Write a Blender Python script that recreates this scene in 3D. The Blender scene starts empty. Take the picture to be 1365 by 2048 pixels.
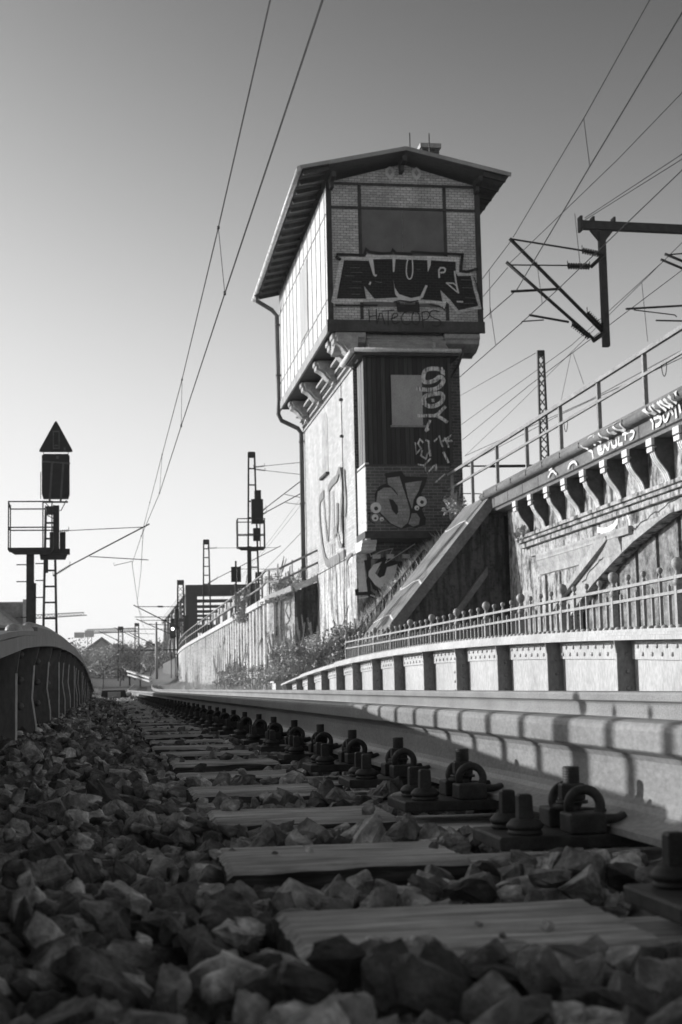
import bpy, bmesh, math, random
import numpy as np
from mathutils import Vector, Matrix, noise
from mathutils.geometry import tessellate_polygon
R = math.radians
SC = bpy.context.scene
COL = SC.collection

# ---------------------------------------------------------------- camera
# world frame: +Y runs along the track, +X to its right, Z = 0 at rail top
TH, AL, RO = R(8.85), R(6.55), R(1.2)
f0 = Vector((math.sin(TH), math.cos(TH), 0)); r0 = Vector((math.cos(TH), -math.sin(TH), 0)); z0 = Vector((0, 0, 1))
fw = f0*math.cos(AL)+z0*math.sin(AL); up = -f0*math.sin(AL)+z0*math.cos(AL)
rt = r0*math.cos(RO)-up*math.sin(RO); uq = up*math.cos(RO)+r0*math.sin(RO)
cd = bpy.data.cameras.new('camera'); cam = bpy.data.objects.new('camera', cd); COL.objects.link(cam)
m = Matrix((rt, uq, -fw)).transposed().to_4x4(); m.translation = Vector((0, 0, .055)); cam.matrix_world = m
cd.sensor_fit = 'VERTICAL'; cd.sensor_height = 36; cd.lens = 3000/2048*36
cd.clip_start = .05; cd.clip_end = 6000
cd.dof.use_dof = True; cd.dof.focus_distance = 5.0; cd.dof.aperture_fstop = 13
SC.camera = cam

# ---------------------------------------------------------------- sky, sun, exposure
SUN_EL, SUN_PHI = R(12.5), R(27)
sd = Vector((-math.cos(SUN_PHI)*math.cos(SUN_EL), math.sin(SUN_PHI)*math.cos(SUN_EL), math.sin(SUN_EL)))
W = bpy.data.worlds.new('World'); SC.world = W; W.use_nodes = True
nt = W.node_tree; bg = nt.nodes['Background']
sky = nt.nodes.new('ShaderNodeTexSky'); sky.sky_type = 'NISHITA'; sky.sun_disc = False
sky.sun_elevation = SUN_EL; sky.sun_rotation = math.atan2(sd.x, sd.y)
sky.air_density = 1.0; sky.dust_density = 1.0; sky.ozone_density = 1.5
sep = nt.nodes.new('ShaderNodeSeparateColor'); nt.links.new(sky.outputs[0], sep.inputs[0])
# black-and-white film with a red filter: red channel, then the film's contrast curve t/(1+t/max)
def wmath(op, a, b):
    n = nt.nodes.new('ShaderNodeMath'); n.operation = op
    for i, v in enumerate((a, b)):
        if isinstance(v, (int, float)): n.inputs[i].default_value = v
        else: nt.links.new(v, n.inputs[i])
    return n.outputs[0]
tcur = wmath('MULTIPLY', wmath('POWER', wmath('MULTIPLY', sep.outputs[0], .10), 3.32), 262.0)
glow = wmath('MULTIPLY', wmath('MAXIMUM', wmath('SUBTRACT', wmath('MULTIPLY', sep.outputs[0], .10), .5), 0.0), 1.4)   # bright sky round the sun, beyond the film's white
val = wmath('MULTIPLY', wmath('ADD', wmath('DIVIDE', tcur, wmath('ADD', wmath('DIVIDE', tcur, .83), 1.0)), glow), 10.0)
nt.links.new(val, bg.inputs[0]); bg.inputs[1].default_value = .10
sl = bpy.data.lights.new('sun', 'SUN'); so = bpy.data.objects.new('sun', sl); COL.objects.link(so)
sl.energy = 3.9; sl.angle = R(.45); sl.color = (1, 1, 1)
so.rotation_euler = sd.to_track_quat('Z', 'Y').to_euler(); so.location = (-50, 30, 40)
SC.view_settings.view_transform = 'Standard'; SC.view_settings.look = 'None'
SC.view_settings.gamma = 1; SC.view_settings.exposure = 0.35
SC.cycles.max_bounces = 6
SC.cycles.diffuse_bounces = 3

DATA = {'nur_light':[(6.693,11.604),(6.813,12.132),(6.986,13.024),(7.742,13.033),(7.856,13.139),(8.134,13.096),(8.669,13.125),(9.247,13.097),(9.828,13.111),(10.736,13.091),(10.696,12.608),(11.105,12.588),(11.169,12.221),(11.287,11.973),(11.379,11.475),(10.942,11.392),(10.639,11.287),(10.285,11.683),(10.216,11.445),(10.033,11.575),(9.827,11.613),(9.393,11.596),(9.167,11.642),(8.693,11.625),(8.099,11.643),(7.792,11.624),(6.793,11.548)],'nur_black':[(6.869,11.714),(7.114,12.915),(7.85,12.915),(7.999,12.964),(8.584,12.99),(9.078,12.977),(9.265,12.981),(9.804,12.977),(10.606,12.941),(10.604,12.586),(10.664,12.495),(11.074,12.512),(11.151,12.054),(11.282,11.564),(10.945,11.488),(10.651,11.412),(10.391,11.748),(10.097,12.041),(10.152,11.681),(9.83,11.716),(9.396,11.737),(9.17,11.758),(8.718,11.778),(8.027,11.728),(7.721,12.11),(7.774,11.723)],'nur_wedges':[[(7.853,13.015),(8.016,12.994),(8.068,12.415),(8.012,12.467)],[(8.618,13.033),(8.725,13.035),(8.668,12.577),(8.627,12.576)],[(9.71,13.046),(9.835,13.049),(9.812,12.818),(9.722,12.6)],[(8.629,12.356),(8.668,12.087),(8.803,11.883),(9.17,11.766),(9.461,11.834),(9.636,12.19),(9.702,12.171),(9.543,11.794),(9.333,11.666),(8.798,11.718),(8.679,11.881)]],'nur_lines':[([(9.113,13.032),(9.053,12.801),(9.041,12.51),(9.095,12.366),(9.186,12.368),(9.245,12.556),(9.248,12.806),(9.237,13.035)],0.035),([(10.071,12.441),(10.067,12.741),(10.275,12.745),(10.254,12.599),(10.125,12.588)],0.05),([(10.294,12.266),(10.586,12.26),(10.66,11.953),(10.465,12.124),(10.294,12.266)],0.04),([(10.564,12.635),(10.595,12.293),(10.66,11.961)],0.05),([(8.098,12.469),(8.077,12.44)],0.05),([(7.917,12.238),(7.89,12.175)],0.05),([(10.618,11.685),(10.785,11.68)],0.05)],'nur_dark':[([(6.906,13.092),(7.355,13.094),(7.743,13.079),(7.809,13.271),(7.898,13.19),(8.299,13.15),(8.588,13.165),(8.64,13.27),(8.732,13.169),(9.207,13.163),(9.25,13.223),(9.83,13.195),(10.497,13.19),(10.831,13.177),(10.756,12.652),(10.939,12.626),(11.277,12.734)],0.085),([(6.884,13.0),(6.984,12.941)],0.1),([(6.832,11.496),(7.117,11.501),(8.096,11.519)],0.06),([(8.754,11.593),(8.79,11.379),(9.366,11.389),(9.352,11.604)],0.12),([(8.834,11.491),(9.369,11.48)],0.16),([(8.632,11.632),(8.797,11.676),(9.167,11.642),(9.374,11.687)],0.04),([(9.743,11.578),(10.135,11.494),(10.215,11.404),(10.247,11.517)],0.03),([(11.164,12.472),(11.337,11.974),(11.424,11.434)],0.03)],'nur_ghost':[([(7.305,12.679),(7.591,12.686)],0.012),([(7.322,12.535),(7.67,12.543)],0.012),([(7.357,12.247),(7.643,12.248)],0.012),([(7.251,12.059),(7.618,12.058)],0.012),([(9.381,12.671),(9.484,12.674)],0.012),([(10.764,12.38),(11.099,12.379)],0.012),([(10.798,12.13),(11.133,12.129)],0.012),([(10.872,11.819),(11.206,11.805)],0.012),([(7.137,12.428),(7.422,12.426)],0.012),([(8.073,12.262),(8.277,12.245)],0.012),([(10.825,11.631),(11.159,11.646)],0.012),([(7.328,11.854),(7.573,11.859)],0.012)],'hate':[([(7.839,11.37),(7.859,10.98)],0.032),([(8.073,11.395),(8.082,10.942)],0.032),([(7.85,11.144),(8.08,11.21)],0.032),([(8.082,10.942),(8.215,11.377),(8.327,10.934)],0.032),([(8.127,11.087),(8.298,11.09)],0.032),([(8.255,11.336),(8.625,11.376)],0.032),([(8.44,11.36),(8.429,10.907)],0.032),([(8.516,11.094),(8.743,11.18),(8.726,11.283),(8.581,11.259),(8.535,11.053),(8.614,10.922),(8.78,11.016)],0.032),([(9.159,11.331),(8.953,11.328),(8.833,11.161),(8.881,10.955),(9.045,10.917),(9.15,11.022)],0.032),([(9.241,11.333),(9.163,11.187),(9.19,10.96),(9.354,10.922),(9.433,11.109),(9.385,11.315),(9.241,11.333)],0.032),([(9.488,11.317),(9.516,10.842)],0.032),([(9.48,11.308),(9.655,11.361),(9.743,11.259),(9.668,11.113),(9.523,11.069)],0.032),([(10.027,11.359),(9.821,11.397),(9.702,11.279),(9.814,11.148),(10.06,11.078),(10.077,10.954),(9.951,10.878),(9.807,10.909)],0.032)],'yos':[([(9.981,9.504),(10.05,9.362),(10.027,9.457),(9.901,9.513),(9.647,9.516),(9.486,9.451),(9.424,9.292),(9.419,9.102),(9.603,9.088),(9.795,9.154),(9.942,9.282),(10.051,9.188),(10.015,9.045),(9.852,8.901),(9.628,8.851),(9.375,8.865),(9.249,8.895)],0.13),([(9.426,8.439),(9.415,8.613),(9.528,8.693),(9.784,8.742),(9.959,8.76),(10.035,8.65),(9.967,8.475),(9.773,8.363),(9.582,8.346),(9.457,8.408),(9.428,8.502)],0.13),([(9.667,8.536),(9.73,8.537)],0.1),([(9.242,8.06),(9.511,8.062),(9.796,8.064),(9.959,8.223),(10.064,8.334)],0.1),([(9.796,8.064),(9.984,7.971),(10.108,7.877)],0.1),([(9.586,7.905),(9.501,7.716),(9.45,7.591),(9.537,7.654)],0.08)],'wtag':[([(9.125,7.229),(9.147,6.901),(9.293,7.057),(9.203,7.213),(9.269,7.339),(9.362,7.245)],0.05),([(9.458,7.308),(9.536,7.277),(9.546,7.058),(9.571,6.839)],0.06),([(9.323,6.995),(9.287,6.839),(9.427,6.745),(9.511,6.933)],0.05),([(9.71,7.278),(9.873,7.436),(9.914,7.216),(9.959,7.122)],0.05),([(9.964,7.279),(10.223,7.469),(10.091,7.28),(10.266,7.296),(10.091,7.28),(10.133,7.107)],0.06),([(9.985,6.934),(10.119,6.637)],0.07),([(10.03,7.374),(10.09,7.248)],0.05)],'ktag':[([(9.159,6.543),(9.331,6.512),(9.419,6.28),(9.645,6.513)],0.06),([(9.331,6.512),(9.525,6.715)],0.06),([(9.693,6.544),(9.719,6.358),(9.673,6.373),(9.693,6.544)],0.05),([(9.662,6.001),(9.952,6.249)],0.05)],'d_dark':[(8.138,6.279),(8.638,6.356),(8.759,6.186),(9.431,6.171),(9.346,5.908),(9.213,5.66),(9.396,5.474),(9.377,5.351),(9.232,5.197),(9.349,4.919),(9.329,4.734),(9.029,4.628),(8.875,4.675),(8.562,4.6),(8.225,4.77),(7.953,5.047),(7.821,5.355),(7.812,5.662),(7.942,5.877),(8.177,5.985)],'d_grey':[[(8.203,6.14),(8.578,6.186),(8.658,5.908),(8.773,5.537),(8.886,5.106),(8.8,4.798),(8.594,4.63),(8.287,4.77),(7.984,5.078),(7.853,5.416),(7.907,5.724),(8.096,5.847),(8.314,5.846),(8.458,5.661),(8.375,5.816),(8.222,5.924)],[(8.738,5.985),(9.256,6.056),(9.153,5.753),(8.99,5.475),(8.935,5.198),(8.82,5.537)],[(8.917,5.075),(9.072,5.074),(9.168,4.92),(9.126,4.735),(8.953,4.675),(8.799,4.768),(8.881,4.921)]],'d_hole':[(8.237,5.507),(8.367,5.476),(8.502,5.291),(8.513,5.107),(8.448,5.03),(8.328,5.169)],'d_eyes':[((7.833,5.241),0.165),((7.805,4.946),0.105),((8.005,4.9),0.065),((9.229,5.428),0.155),((9.077,5.234),0.075)],'d_lines':[([(8.222,5.924),(8.405,5.785),(8.501,5.636)],0.03),([(8.664,5.908),(8.818,5.476),(8.901,5.075),(8.799,4.768)],0.03),([(7.581,5.048),(7.675,5.109),(7.608,4.865),(7.791,4.772)],0.03)],'uh':[([(51.97,6.729),(52.927,6.675),(53.086,6.27),(52.923,5.617),(52.299,4.718),(51.475,4.201),(49.97,4.21),(48.874,4.182),(47.406,4.214)],0.5),([(51.883,6.475),(51.629,5.686),(51.139,4.919),(50.81,5.427),(50.603,6.249),(50.718,6.771)],0.3),([(50.718,6.771),(49.605,6.857),(48.725,6.834),(48.088,7.101),(47.843,6.743)],0.4),([(47.148,6.837),(47.135,6.486),(46.87,5.916),(47.136,5.445)],0.4),([(49.655,6.498),(49.666,5.603),(49.665,4.481)],0.25),([(48.742,5.923),(48.844,5.186),(49.4,5.113)],0.5),([(47.667,6.048),(48.048,5.55),(47.903,5.086)],0.6),([(50.346,4.776),(50.274,4.469)],0.25),([(48.755,4.269),(48.452,4.146)],0.4),([(48.755,5.046),(48.395,4.559),(47.772,4.532)],0.25),([(46.952,3.862),(46.633,4.021),(45.853,4.076)],0.2),([(46.764,3.785),(46.565,3.091)],0.2),([(46.178,3.798),(46.14,3.367)],0.15)],'k_dark':[([(7.564,4.0),(7.842,4.179),(7.937,3.93),(7.833,3.773),(7.513,3.753)],0.1),([(7.832,3.75),(7.87,3.412),(8.243,3.769),(8.474,3.835)],0.22),([(7.493,2.833),(7.811,2.851),(7.868,3.322),(8.043,3.006),(8.267,2.869),(8.592,3.09),(8.79,3.675),(8.379,3.723),(8.21,3.319)],0.2),([(7.901,2.783),(8.08,2.647),(8.4,2.688)],0.15)],'k_grey':[[(7.522,3.721),(7.717,3.72),(7.798,2.852),(7.529,2.841)],[(7.848,3.458),(8.013,3.681),(8.266,3.76),(8.052,3.411),(8.186,3.265),(8.347,3.34),(8.422,3.587),(8.745,3.684),(8.692,3.405),(8.475,2.979),(8.268,2.891),(8.044,3.051),(7.845,3.323)]],'k_line':[([(7.519,4.023),(7.842,4.156),(7.937,3.93),(8.251,4.085),(8.62,4.173),(8.379,3.723),(9.313,4.305)],0.06),([(7.9,2.738),(8.171,2.645),(8.445,2.665)],0.06),([(7.534,2.653),(7.808,2.695)],0.06),([(9.019,3.65),(9.296,3.67),(9.2,3.535)],0.06)],'corn':[([(30.295,4.883),(30.043,4.812)],0.06),([(30.043,4.812),(29.996,4.671)],0.07),([(29.469,4.834),(29.687,4.848),(29.613,4.684),(29.364,4.675)],0.07),([(29.634,4.768),(29.416,4.76)],0.06),([(29.301,4.686),(29.221,4.834),(28.999,4.658),(28.921,4.805)],0.07),([(28.801,4.806),(28.726,4.685),(28.462,4.681),(28.506,4.797)],0.07),([(28.33,4.807),(28.375,4.677),(28.146,4.669)],0.07),([(28.094,4.855),(27.702,4.837)],0.07),([(27.923,4.855),(27.94,4.723)],0.07),([(27.756,4.846),(27.404,4.796),(27.5,4.688),(27.666,4.678)],0.06),([(26.522,4.875),(26.404,4.799),(26.42,4.673)],0.06),([(26.32,4.857),(26.022,4.84),(25.959,4.756),(26.091,4.689),(26.24,4.697)],0.08),([(25.854,4.809),(25.818,4.704),(25.673,4.705),(25.589,4.797)],0.07),([(25.464,4.845),(25.38,4.759)],0.06),([(25.252,4.841),(25.225,4.678)],0.07),([(25.064,4.859),(25.011,4.726)],0.07),([(31.653,4.686),(31.501,4.772),(31.185,4.778),(31.025,4.68)],0.06),([(33.177,4.705),(32.853,4.828),(32.531,4.681)],0.05),([(33.081,4.849),(32.849,4.861)],0.04)],'corn2':[([(30.21,4.953),(30.057,4.866)],0.05),([(29.743,5.041),(29.572,4.88)],0.06),([(29.865,5.093),(29.486,5.06)],0.05),([(29.365,5.019),(29.196,4.88)],0.06),([(29.021,5.042),(28.884,4.919),(28.709,4.87)],0.06),([(28.454,5.004),(28.407,4.908),(28.175,4.898)],0.06),([(28.682,5.083),(28.385,5.081)],0.05),([(28.104,5.002),(27.89,4.878),(27.638,4.864),(27.68,4.976)],0.06),([(28.213,5.06),(27.923,5.068)],0.05),([(26.412,5.02),(26.273,4.903)],0.06),([(26.309,5.019),(26.123,4.885),(25.922,4.893),(26.031,5.022)],0.06),([(25.906,5.017),(25.776,4.875)],0.06),([(25.637,5.011),(25.488,4.849)],0.06),([(25.515,5.014),(25.294,4.866)],0.06),([(25.3,5.009),(25.154,4.857)],0.06),([(25.086,5.02),(24.964,4.883)],0.06),([(24.805,5.052),(24.699,4.98)],0.06)],'arch':[(26.242,3.225),(27.395,3.055),(28.927,2.79),(30.194,2.49),(31.571,2.121),(32.666,1.758),(33.41,1.43)],'strut':[(31.098,2.972),(30.252,3.046),(30.264,2.948),(33.442,1.987),(33.879,1.826),(34.215,1.687),(34.647,1.71),(32.896,2.288)],'joint':[(26.22,3.397),(27.443,3.242),(28.579,3.079),(28.898,3.018),(29.507,2.971),(30.51,2.715),(31.291,2.523),(32.423,2.134)],'splash':[([(31.062,3.259),(30.539,3.175),(29.845,3.243),(29.739,3.427)],0.12),([(29.423,3.308),(29.356,3.522),(29.062,3.295),(29.017,3.017)],0.08),([(30.807,3.145),(30.557,3.034)],0.15)],'ptag':[([(5.599,3.094),(5.7,3.118),(5.673,3.017),(5.598,3.044)],0.05),([(5.8,3.016),(5.792,3.167),(5.903,3.151),(5.811,3.091),(5.927,3.05)],0.05),([(5.952,3.039),(5.944,3.216),(6.056,3.239)],0.05),([(5.953,3.13),(6.045,3.149)],0.05),([(6.079,3.063),(6.081,3.239),(6.183,3.248),(6.095,3.148),(6.206,3.086)],0.05),([(6.231,3.086),(6.234,3.288),(6.336,3.286),(6.335,3.211),(6.243,3.187)],0.05),([(6.384,3.135),(6.387,3.336),(6.478,3.31),(6.396,3.245),(6.487,3.209),(6.384,3.135)],0.05),([(6.617,3.384),(6.514,3.335),(6.512,3.209),(6.64,3.232)],0.05),([(5.961,2.034),(6.09,2.183),(6.061,1.932),(5.934,1.884)],0.05),([(6.163,2.031),(6.192,2.256),(6.267,2.18),(6.28,2.054)],0.05),([(6.293,2.255),(6.316,2.104),(6.241,2.13)],0.05),([(5.933,1.834),(6.111,1.931),(5.982,1.733),(6.132,1.68),(5.953,1.533)],0.05),([(6.107,1.681),(6.179,1.429)],0.05),([(6.661,3.03),(6.555,2.729),(6.701,2.375),(6.572,2.226)],0.05),([(6.714,3.131),(6.756,2.626),(6.648,2.275)],0.05)],'wires':{'wireA_mess':[(9.669,24.649,12.2),(10.343,30.565,12.3),(11.888,42.0,13.139)],'wireA_cont':[(9.074,21.771,10.6),(9.77,28.615,10.5),(11.938,42.0,11.529)],'drA':[(10.343,30.565,12.3),(9.77,28.615,10.5)],'wireB_mess':[(11.974,28.935,12.3),(11.97,32.978,12.3),(11.795,39.391,12.3),(11.69,42.0,12.282)],'wireB_cont':[(11.657,28.366,10.4),(11.852,37.634,10.4),(12.008,42.0,10.503),(11.86,49.169,10.4)],'A_out':[(11.79,42.0,12.984),(12.065,46.489,13.1)],'B_out':[(11.687,42.0,12.206),(11.869,45.874,12.3)],'C_out':[(11.938,42.0,11.529),(10.856,41.984,10.6)],'anch':[(17.784,60.0,13.743),(24.079,100.0,19.753)],'far1':[(16.487,40.381,12.6),(17.185,51.561,12.4),(18.563,68.611,12.4),(19.372,79.705,12.4)],'far2':[(16.639,42.179,12.6),(16.739,51.85,12.2),(16.567,68.778,12.2)],'far3':[(14.793,36.319,10.6),(14.679,50.404,10.4),(15.051,62.293,10.4)],'far4':[(18.402,45.502,10.6),(17.745,53.066,10.4),(16.233,66.792,10.4)],'far5':[(17.583,43.505,9.9),(16.692,53.479,9.9),(16.089,66.252,9.9)],'top1':[(14.115,42.0,13.72),(12.341,30.0,11.244)],'top2':[(14.117,42.0,13.782),(12.346,30.0,11.356)],'dr1':[(12.205,37.113,12.3),(11.771,35.523,10.4)],'dr2':[(12.471,41.631,12.3),(11.861,39.216,10.4)],'dr3':[(11.567,43.68,12.6),(11.048,41.789,10.6)],'dr4':[(12.452,47.056,12.3),(11.898,44.449,10.4)],'dr5':[(16.837,44.722,12.6),(16.663,43.967,10.5)],'dr6':[(17.385,53.948,12.4),(16.658,53.114,10.4)],'dr7':[(17.443,53.944,12.4),(16.568,50.134,10.4)]},'cantR':{'drop':[(14.62,42.0,13.502),(14.606,42.0,9.877)],'beam':[(13.953,42.0,13.562),(17.724,42.0,13.491)],'t1':[(11.779,42.0,13.091),(14.59,42.0,10.241)],'t2':[(11.536,41.6,12.255),(14.138,41.6,9.959)],'top1':[(11.809,42.0,13.076),(14.076,42.0,12.765)],'ins1':[(13.999,42.0,12.779),(14.662,42.0,12.656)],'top2':[(11.579,41.6,12.165),(13.433,41.6,12.192)],'ins2':[(13.402,41.6,12.176),(14.076,41.6,12.176)],'br':[(14.174,41.8,12.22),(14.592,41.8,12.596)],'a1':[(11.769,42.0,11.48),(13.226,42.0,11.585)],'a2':[(12.175,41.6,10.677),(13.366,41.6,10.487)],'a3':[(11.909,41.6,10.403),(11.957,41.6,10.479),(12.609,41.6,10.535)],'i1':[(14.076,42.0,10.886),(14.521,42.0,10.437)],'i2':[(13.47,41.6,10.429),(13.988,41.6,10.032)],'fo':[(14.143,41.8,9.976),(14.523,41.8,10.238)]},'cantR2':{'t1':[(21.708,55.0,16.656),(23.54,55.0,15.948)],'t2':[(21.532,55.0,16.43),(23.524,55.0,15.643)],'top':[(21.706,55.0,16.616),(23.584,55.0,16.803)],'a1':[(20.004,55.0,14.406),(23.266,55.0,14.646)],'a2':[(20.329,55.0,14.372),(22.003,55.0,14.201),(22.082,55.0,14.122)],'a3':[(21.211,55.0,13.966),(23.231,55.0,13.96)]}}
# ---------------------------------------------------------------- materials (black-and-white film look: all greys)
def _nodes(name, rough, metal=0.0, spec=.35):
    M = bpy.data.materials.new(name); M.use_nodes = True; t = M.node_tree; b = t.nodes['Principled BSDF']
    b.inputs['Roughness'].default_value = rough; b.inputs['Metallic'].default_value = metal
    b.inputs['Specular IOR Level'].default_value = spec
    return M, t, b
def _pos(t, scale, obj=False):
    if obj:
        g = t.nodes.new('ShaderNodeTexCoord'); o = g.outputs['Object']
    else:
        g = t.nodes.new('ShaderNodeNewGeometry'); o = g.outputs['Position']
    mp = t.nodes.new('ShaderNodeMapping'); mp.inputs['Scale'].default_value = scale
    t.links.new(o, mp.inputs[0]); return mp.outputs[0]
def _noise(t, vec, sc, det=6, rough=.6):
    n = t.nodes.new('ShaderNodeTexNoise'); n.inputs['Scale'].default_value = sc; n.inputs['Detail'].default_value = det
    n.inputs['Roughness'].default_value = rough; t.links.new(vec, n.inputs['Vector']); return n.outputs[0]
def _ramp(t, fac, stops):
    r = t.nodes.new('ShaderNodeValToRGB'); e = r.color_ramp.elements
    while len(e) < len(stops): e.new(.5)
    for i, (p, v) in enumerate(stops): e[i].position = p; e[i].color = (v, v, v, 1)
    t.links.new(fac, r.inputs[0]); return r.outputs[0]
def _mulc(t, a, b, fac=1.0, mode='MULTIPLY'):
    m = t.nodes.new('ShaderNodeMix'); m.data_type = 'RGBA'; m.blend_type = mode; m.inputs[0].default_value = fac
    t.links.new(a, m.inputs[6]); t.links.new(b, m.inputs[7]); return m.outputs[2]
def _bump(t, b, h, dist, strength=.6):
    n = t.nodes.new('ShaderNodeBump'); n.inputs['Distance'].default_value = dist; n.inputs['Strength'].default_value = strength
    t.links.new(h, n.inputs['Height']); t.links.new(n.outputs[0], b.inputs['Normal'])
def mat(name, lo, hi, scale=(1, 1, 1), sc=8, rough=.8, bump=.002, metal=0, fine=None, mid=None, obj=False, spec=.35):
    M, t, b = _nodes(name, rough, metal, spec); v = _pos(t, scale, obj); n = _noise(t, v, sc)
    c = _ramp(t, n, [(.3, lo), (.7, hi)] if mid is None else [(.28, lo), (.5, mid), (.72, hi)])
    n2 = _noise(t, v, fine or sc*7, 4)
    c = _mulc(t, c, _ramp(t, n2, [(.3, .72), (.7, 1.15)]))
    t.links.new(c, b.inputs['Base Color'])
    if bump: _bump(t, b, n2, bump)
    return M
def uv(t, axis):
    g = t.nodes.new('ShaderNodeNewGeometry'); s = t.nodes.new('ShaderNodeSeparateXYZ'); c = t.nodes.new('ShaderNodeCombineXYZ')
    t.links.new(g.outputs['Position'], s.inputs[0]); t.links.new(s.outputs[0 if axis == 'x' else 1], c.inputs[0]); t.links.new(s.outputs[2], c.inputs[1]); return c.outputs[0]
def brick(name, axis, bw, bh, c1, c2, mortar, ms=.012, dirt=(.55, 1.1), bump=.004):
    M, t, b = _nodes(name, .85); v = uv(t, axis); n = t.nodes.new('ShaderNodeTexBrick'); t.links.new(v, n.inputs['Vector'])
    n.inputs['Scale'].default_value = 1; n.inputs['Brick Width'].default_value = bw; n.inputs['Row Height'].default_value = bh
    n.inputs['Mortar Size'].default_value = ms; n.inputs['Mortar Smooth'].default_value = .2; n.inputs['Bias'].default_value = 0
    n.inputs['Color1'].default_value = (c1,)*3+(1,); n.inputs['Color2'].default_value = (c2,)*3+(1,); n.inputs['Mortar'].default_value = (mortar,)*3+(1,)
    p = _pos(t, (1, 1, .45)); d = _ramp(t, _noise(t, p, 1.3), [(.3, dirt[0]), (.65, dirt[1])]); c = _mulc(t, n.outputs[0], d)
    c = _mulc(t, c, _ramp(t, _noise(t, _pos(t, (1, 1, 1)), 28, 3), [(.3, .75), (.7, 1.15)]))
    t.links.new(c, b.inputs['Base Color']); _bump(t, b, n.outputs[1], bump, -.6 if False else .6)
    return M
def wood(name, axis, pw, lo, hi, gap=.02, gapd=.25):
    """vertical boards: stripes across `axis`, long grain along z"""
    M, t, b = _nodes(name, .8); v = uv(t, axis); n = t.nodes.new('ShaderNodeTexBrick'); t.links.new(v, n.inputs['Vector'])
    n.offset = 0; n.inputs['Scale'].default_value = 1; n.inputs['Brick Width'].default_value = pw; n.inputs['Row Height'].default_value = 40
    n.inputs['Mortar Size'].default_value = gap/2; n.inputs['Color1'].default_value = (lo,)*3+(1,); n.inputs['Color2'].default_value = (hi,)*3+(1,); n.inputs['Mortar'].default_value = (lo*gapd,)*3+(1,)
    g = _ramp(t, _noise(t, _pos(t, (14, 14, .5)), 2.5), [(.3, .45), (.7, 1.5)]); c = _mulc(t, n.outputs[0], g)
    t.links.new(c, b.inputs['Base Color']); _bump(t, b, g, .002); return M
def streak(name, lo, hi, mid, sx=3.0, sz=.35, rough=.85):
    """plaster or concrete with rain streaks running down"""
    M, t, b = _nodes(name, rough); v = _pos(t, (sx, sx, sz)); n = _noise(t, v, 1.6, 8, .65)
    c = _ramp(t, n, [(.38, lo), (.47, mid), (.57, hi)]); n2 = _noise(t, _pos(t, (1, 1, 1)), 9, 8, .7)
    c = _mulc(t, c, _ramp(t, n2, [(.36, .35), (.47, .85), (.6, 1.12)])); t.links.new(c, b.inputs['Base Color']); _bump(t, b, n2, .02); return M
def timber(name, lo, hi):
    """sleeper wood, grain along x"""
    M, t, b = _nodes(name, .85); v = _pos(t, (2.2, 34, 34)); n = _noise(t, v, 2.2, 10, .78); n3 = _noise(t, _pos(t, (1, 1, 1)), 5, 4)
    c = _ramp(t, n, [(.33, lo*.3), (.46, lo), (.6, hi)]); c = _mulc(t, c, _ramp(t, n3, [(.3, .6), (.65, 1.15)])); t.links.new(c, b.inputs['Base Color']); _bump(t, b, n, .006, .9); return M
def emis(name, v, s):
    M, t, b = _nodes(name, .5); b.inputs['Base Color'].default_value = (v, v, v, 1); b.inputs['Emission Color'].default_value = (1, 1, 1, 1); b.inputs['Emission Strength'].default_value = s; return M
X = {}
X['steel_dark'] = mat('dark painted steel', .018, .045, sc=6, rough=.55)
X['steel_black'] = mat('black painted metal', .008, .02, sc=6, rough=.5)
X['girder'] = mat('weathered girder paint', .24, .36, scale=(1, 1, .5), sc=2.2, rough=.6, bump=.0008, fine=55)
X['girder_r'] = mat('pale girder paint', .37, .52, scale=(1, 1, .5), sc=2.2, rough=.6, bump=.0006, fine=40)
X['stiff_r'] = mat('shade toned stiffener paint', .14, .26, scale=(1, 1, .5), sc=3, rough=.6, bump=.0008, fine=50)  # shade of the camera-facing stiffeners put into the paint colour
X['bracket'] = mat('shade toned bracket stone', .05, .12, sc=4, rough=.9, bump=.01, fine=20)  # bracket sides' shade put into the colour; ribs kept pale as lit fronts
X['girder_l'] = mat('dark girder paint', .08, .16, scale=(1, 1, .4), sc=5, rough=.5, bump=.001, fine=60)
X['stiff_l'] = mat('highlight toned stiffener edge', .5, .72, scale=(1, 1, .4), sc=5, rough=.5, bump=.001, fine=60)
X['stiff_l'] = mat('highlight toned stiffener edge', .5, .72, scale=(1, 1, .4), sc=5, rough=.5, bump=.001, fine=60)  # skylight on the rib edges painted as a light tone
X['rail'] = mat('rail steel', .19, .29, scale=(1, .6, 1.5), sc=4, rough=.5, bump=.0006, fine=120)
X['rusty'] = mat('rusty iron', .018, .07, sc=22, rough=.6, bump=.001, fine=260)
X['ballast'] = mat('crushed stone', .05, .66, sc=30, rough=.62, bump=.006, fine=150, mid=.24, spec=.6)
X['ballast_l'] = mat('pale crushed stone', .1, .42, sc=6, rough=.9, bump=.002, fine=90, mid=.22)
X['timber'] = timber('weathered sleeper wood', .5, .85)
X['timber_side'] = timber('tarred and shade toned sleeper side', .05, .13)  # tar, plus the shadow under the top edge, in one dark colour
X['soil'] = mat('soil and gravel', .07, .2, sc=3, rough=.95, bump=.03, fine=30)
X['grass'] = mat('dry grass', .35, .7, sc=2, rough=.9, bump=0)
X['leaf'] = mat('bush leaves', .22, .58, sc=3, rough=.7, bump=0, fine=20)
X['leaf_d'] = mat('dark leaves', .03, .1, sc=3, rough=.8, bump=0, fine=20)
X['twig'] = mat('dry stalks', .2, .5, sc=3, rough=.9, bump=0)
X['bark'] = mat('tree bark', .06, .16, sc=6, rough=.9, bump=.01)
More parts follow.
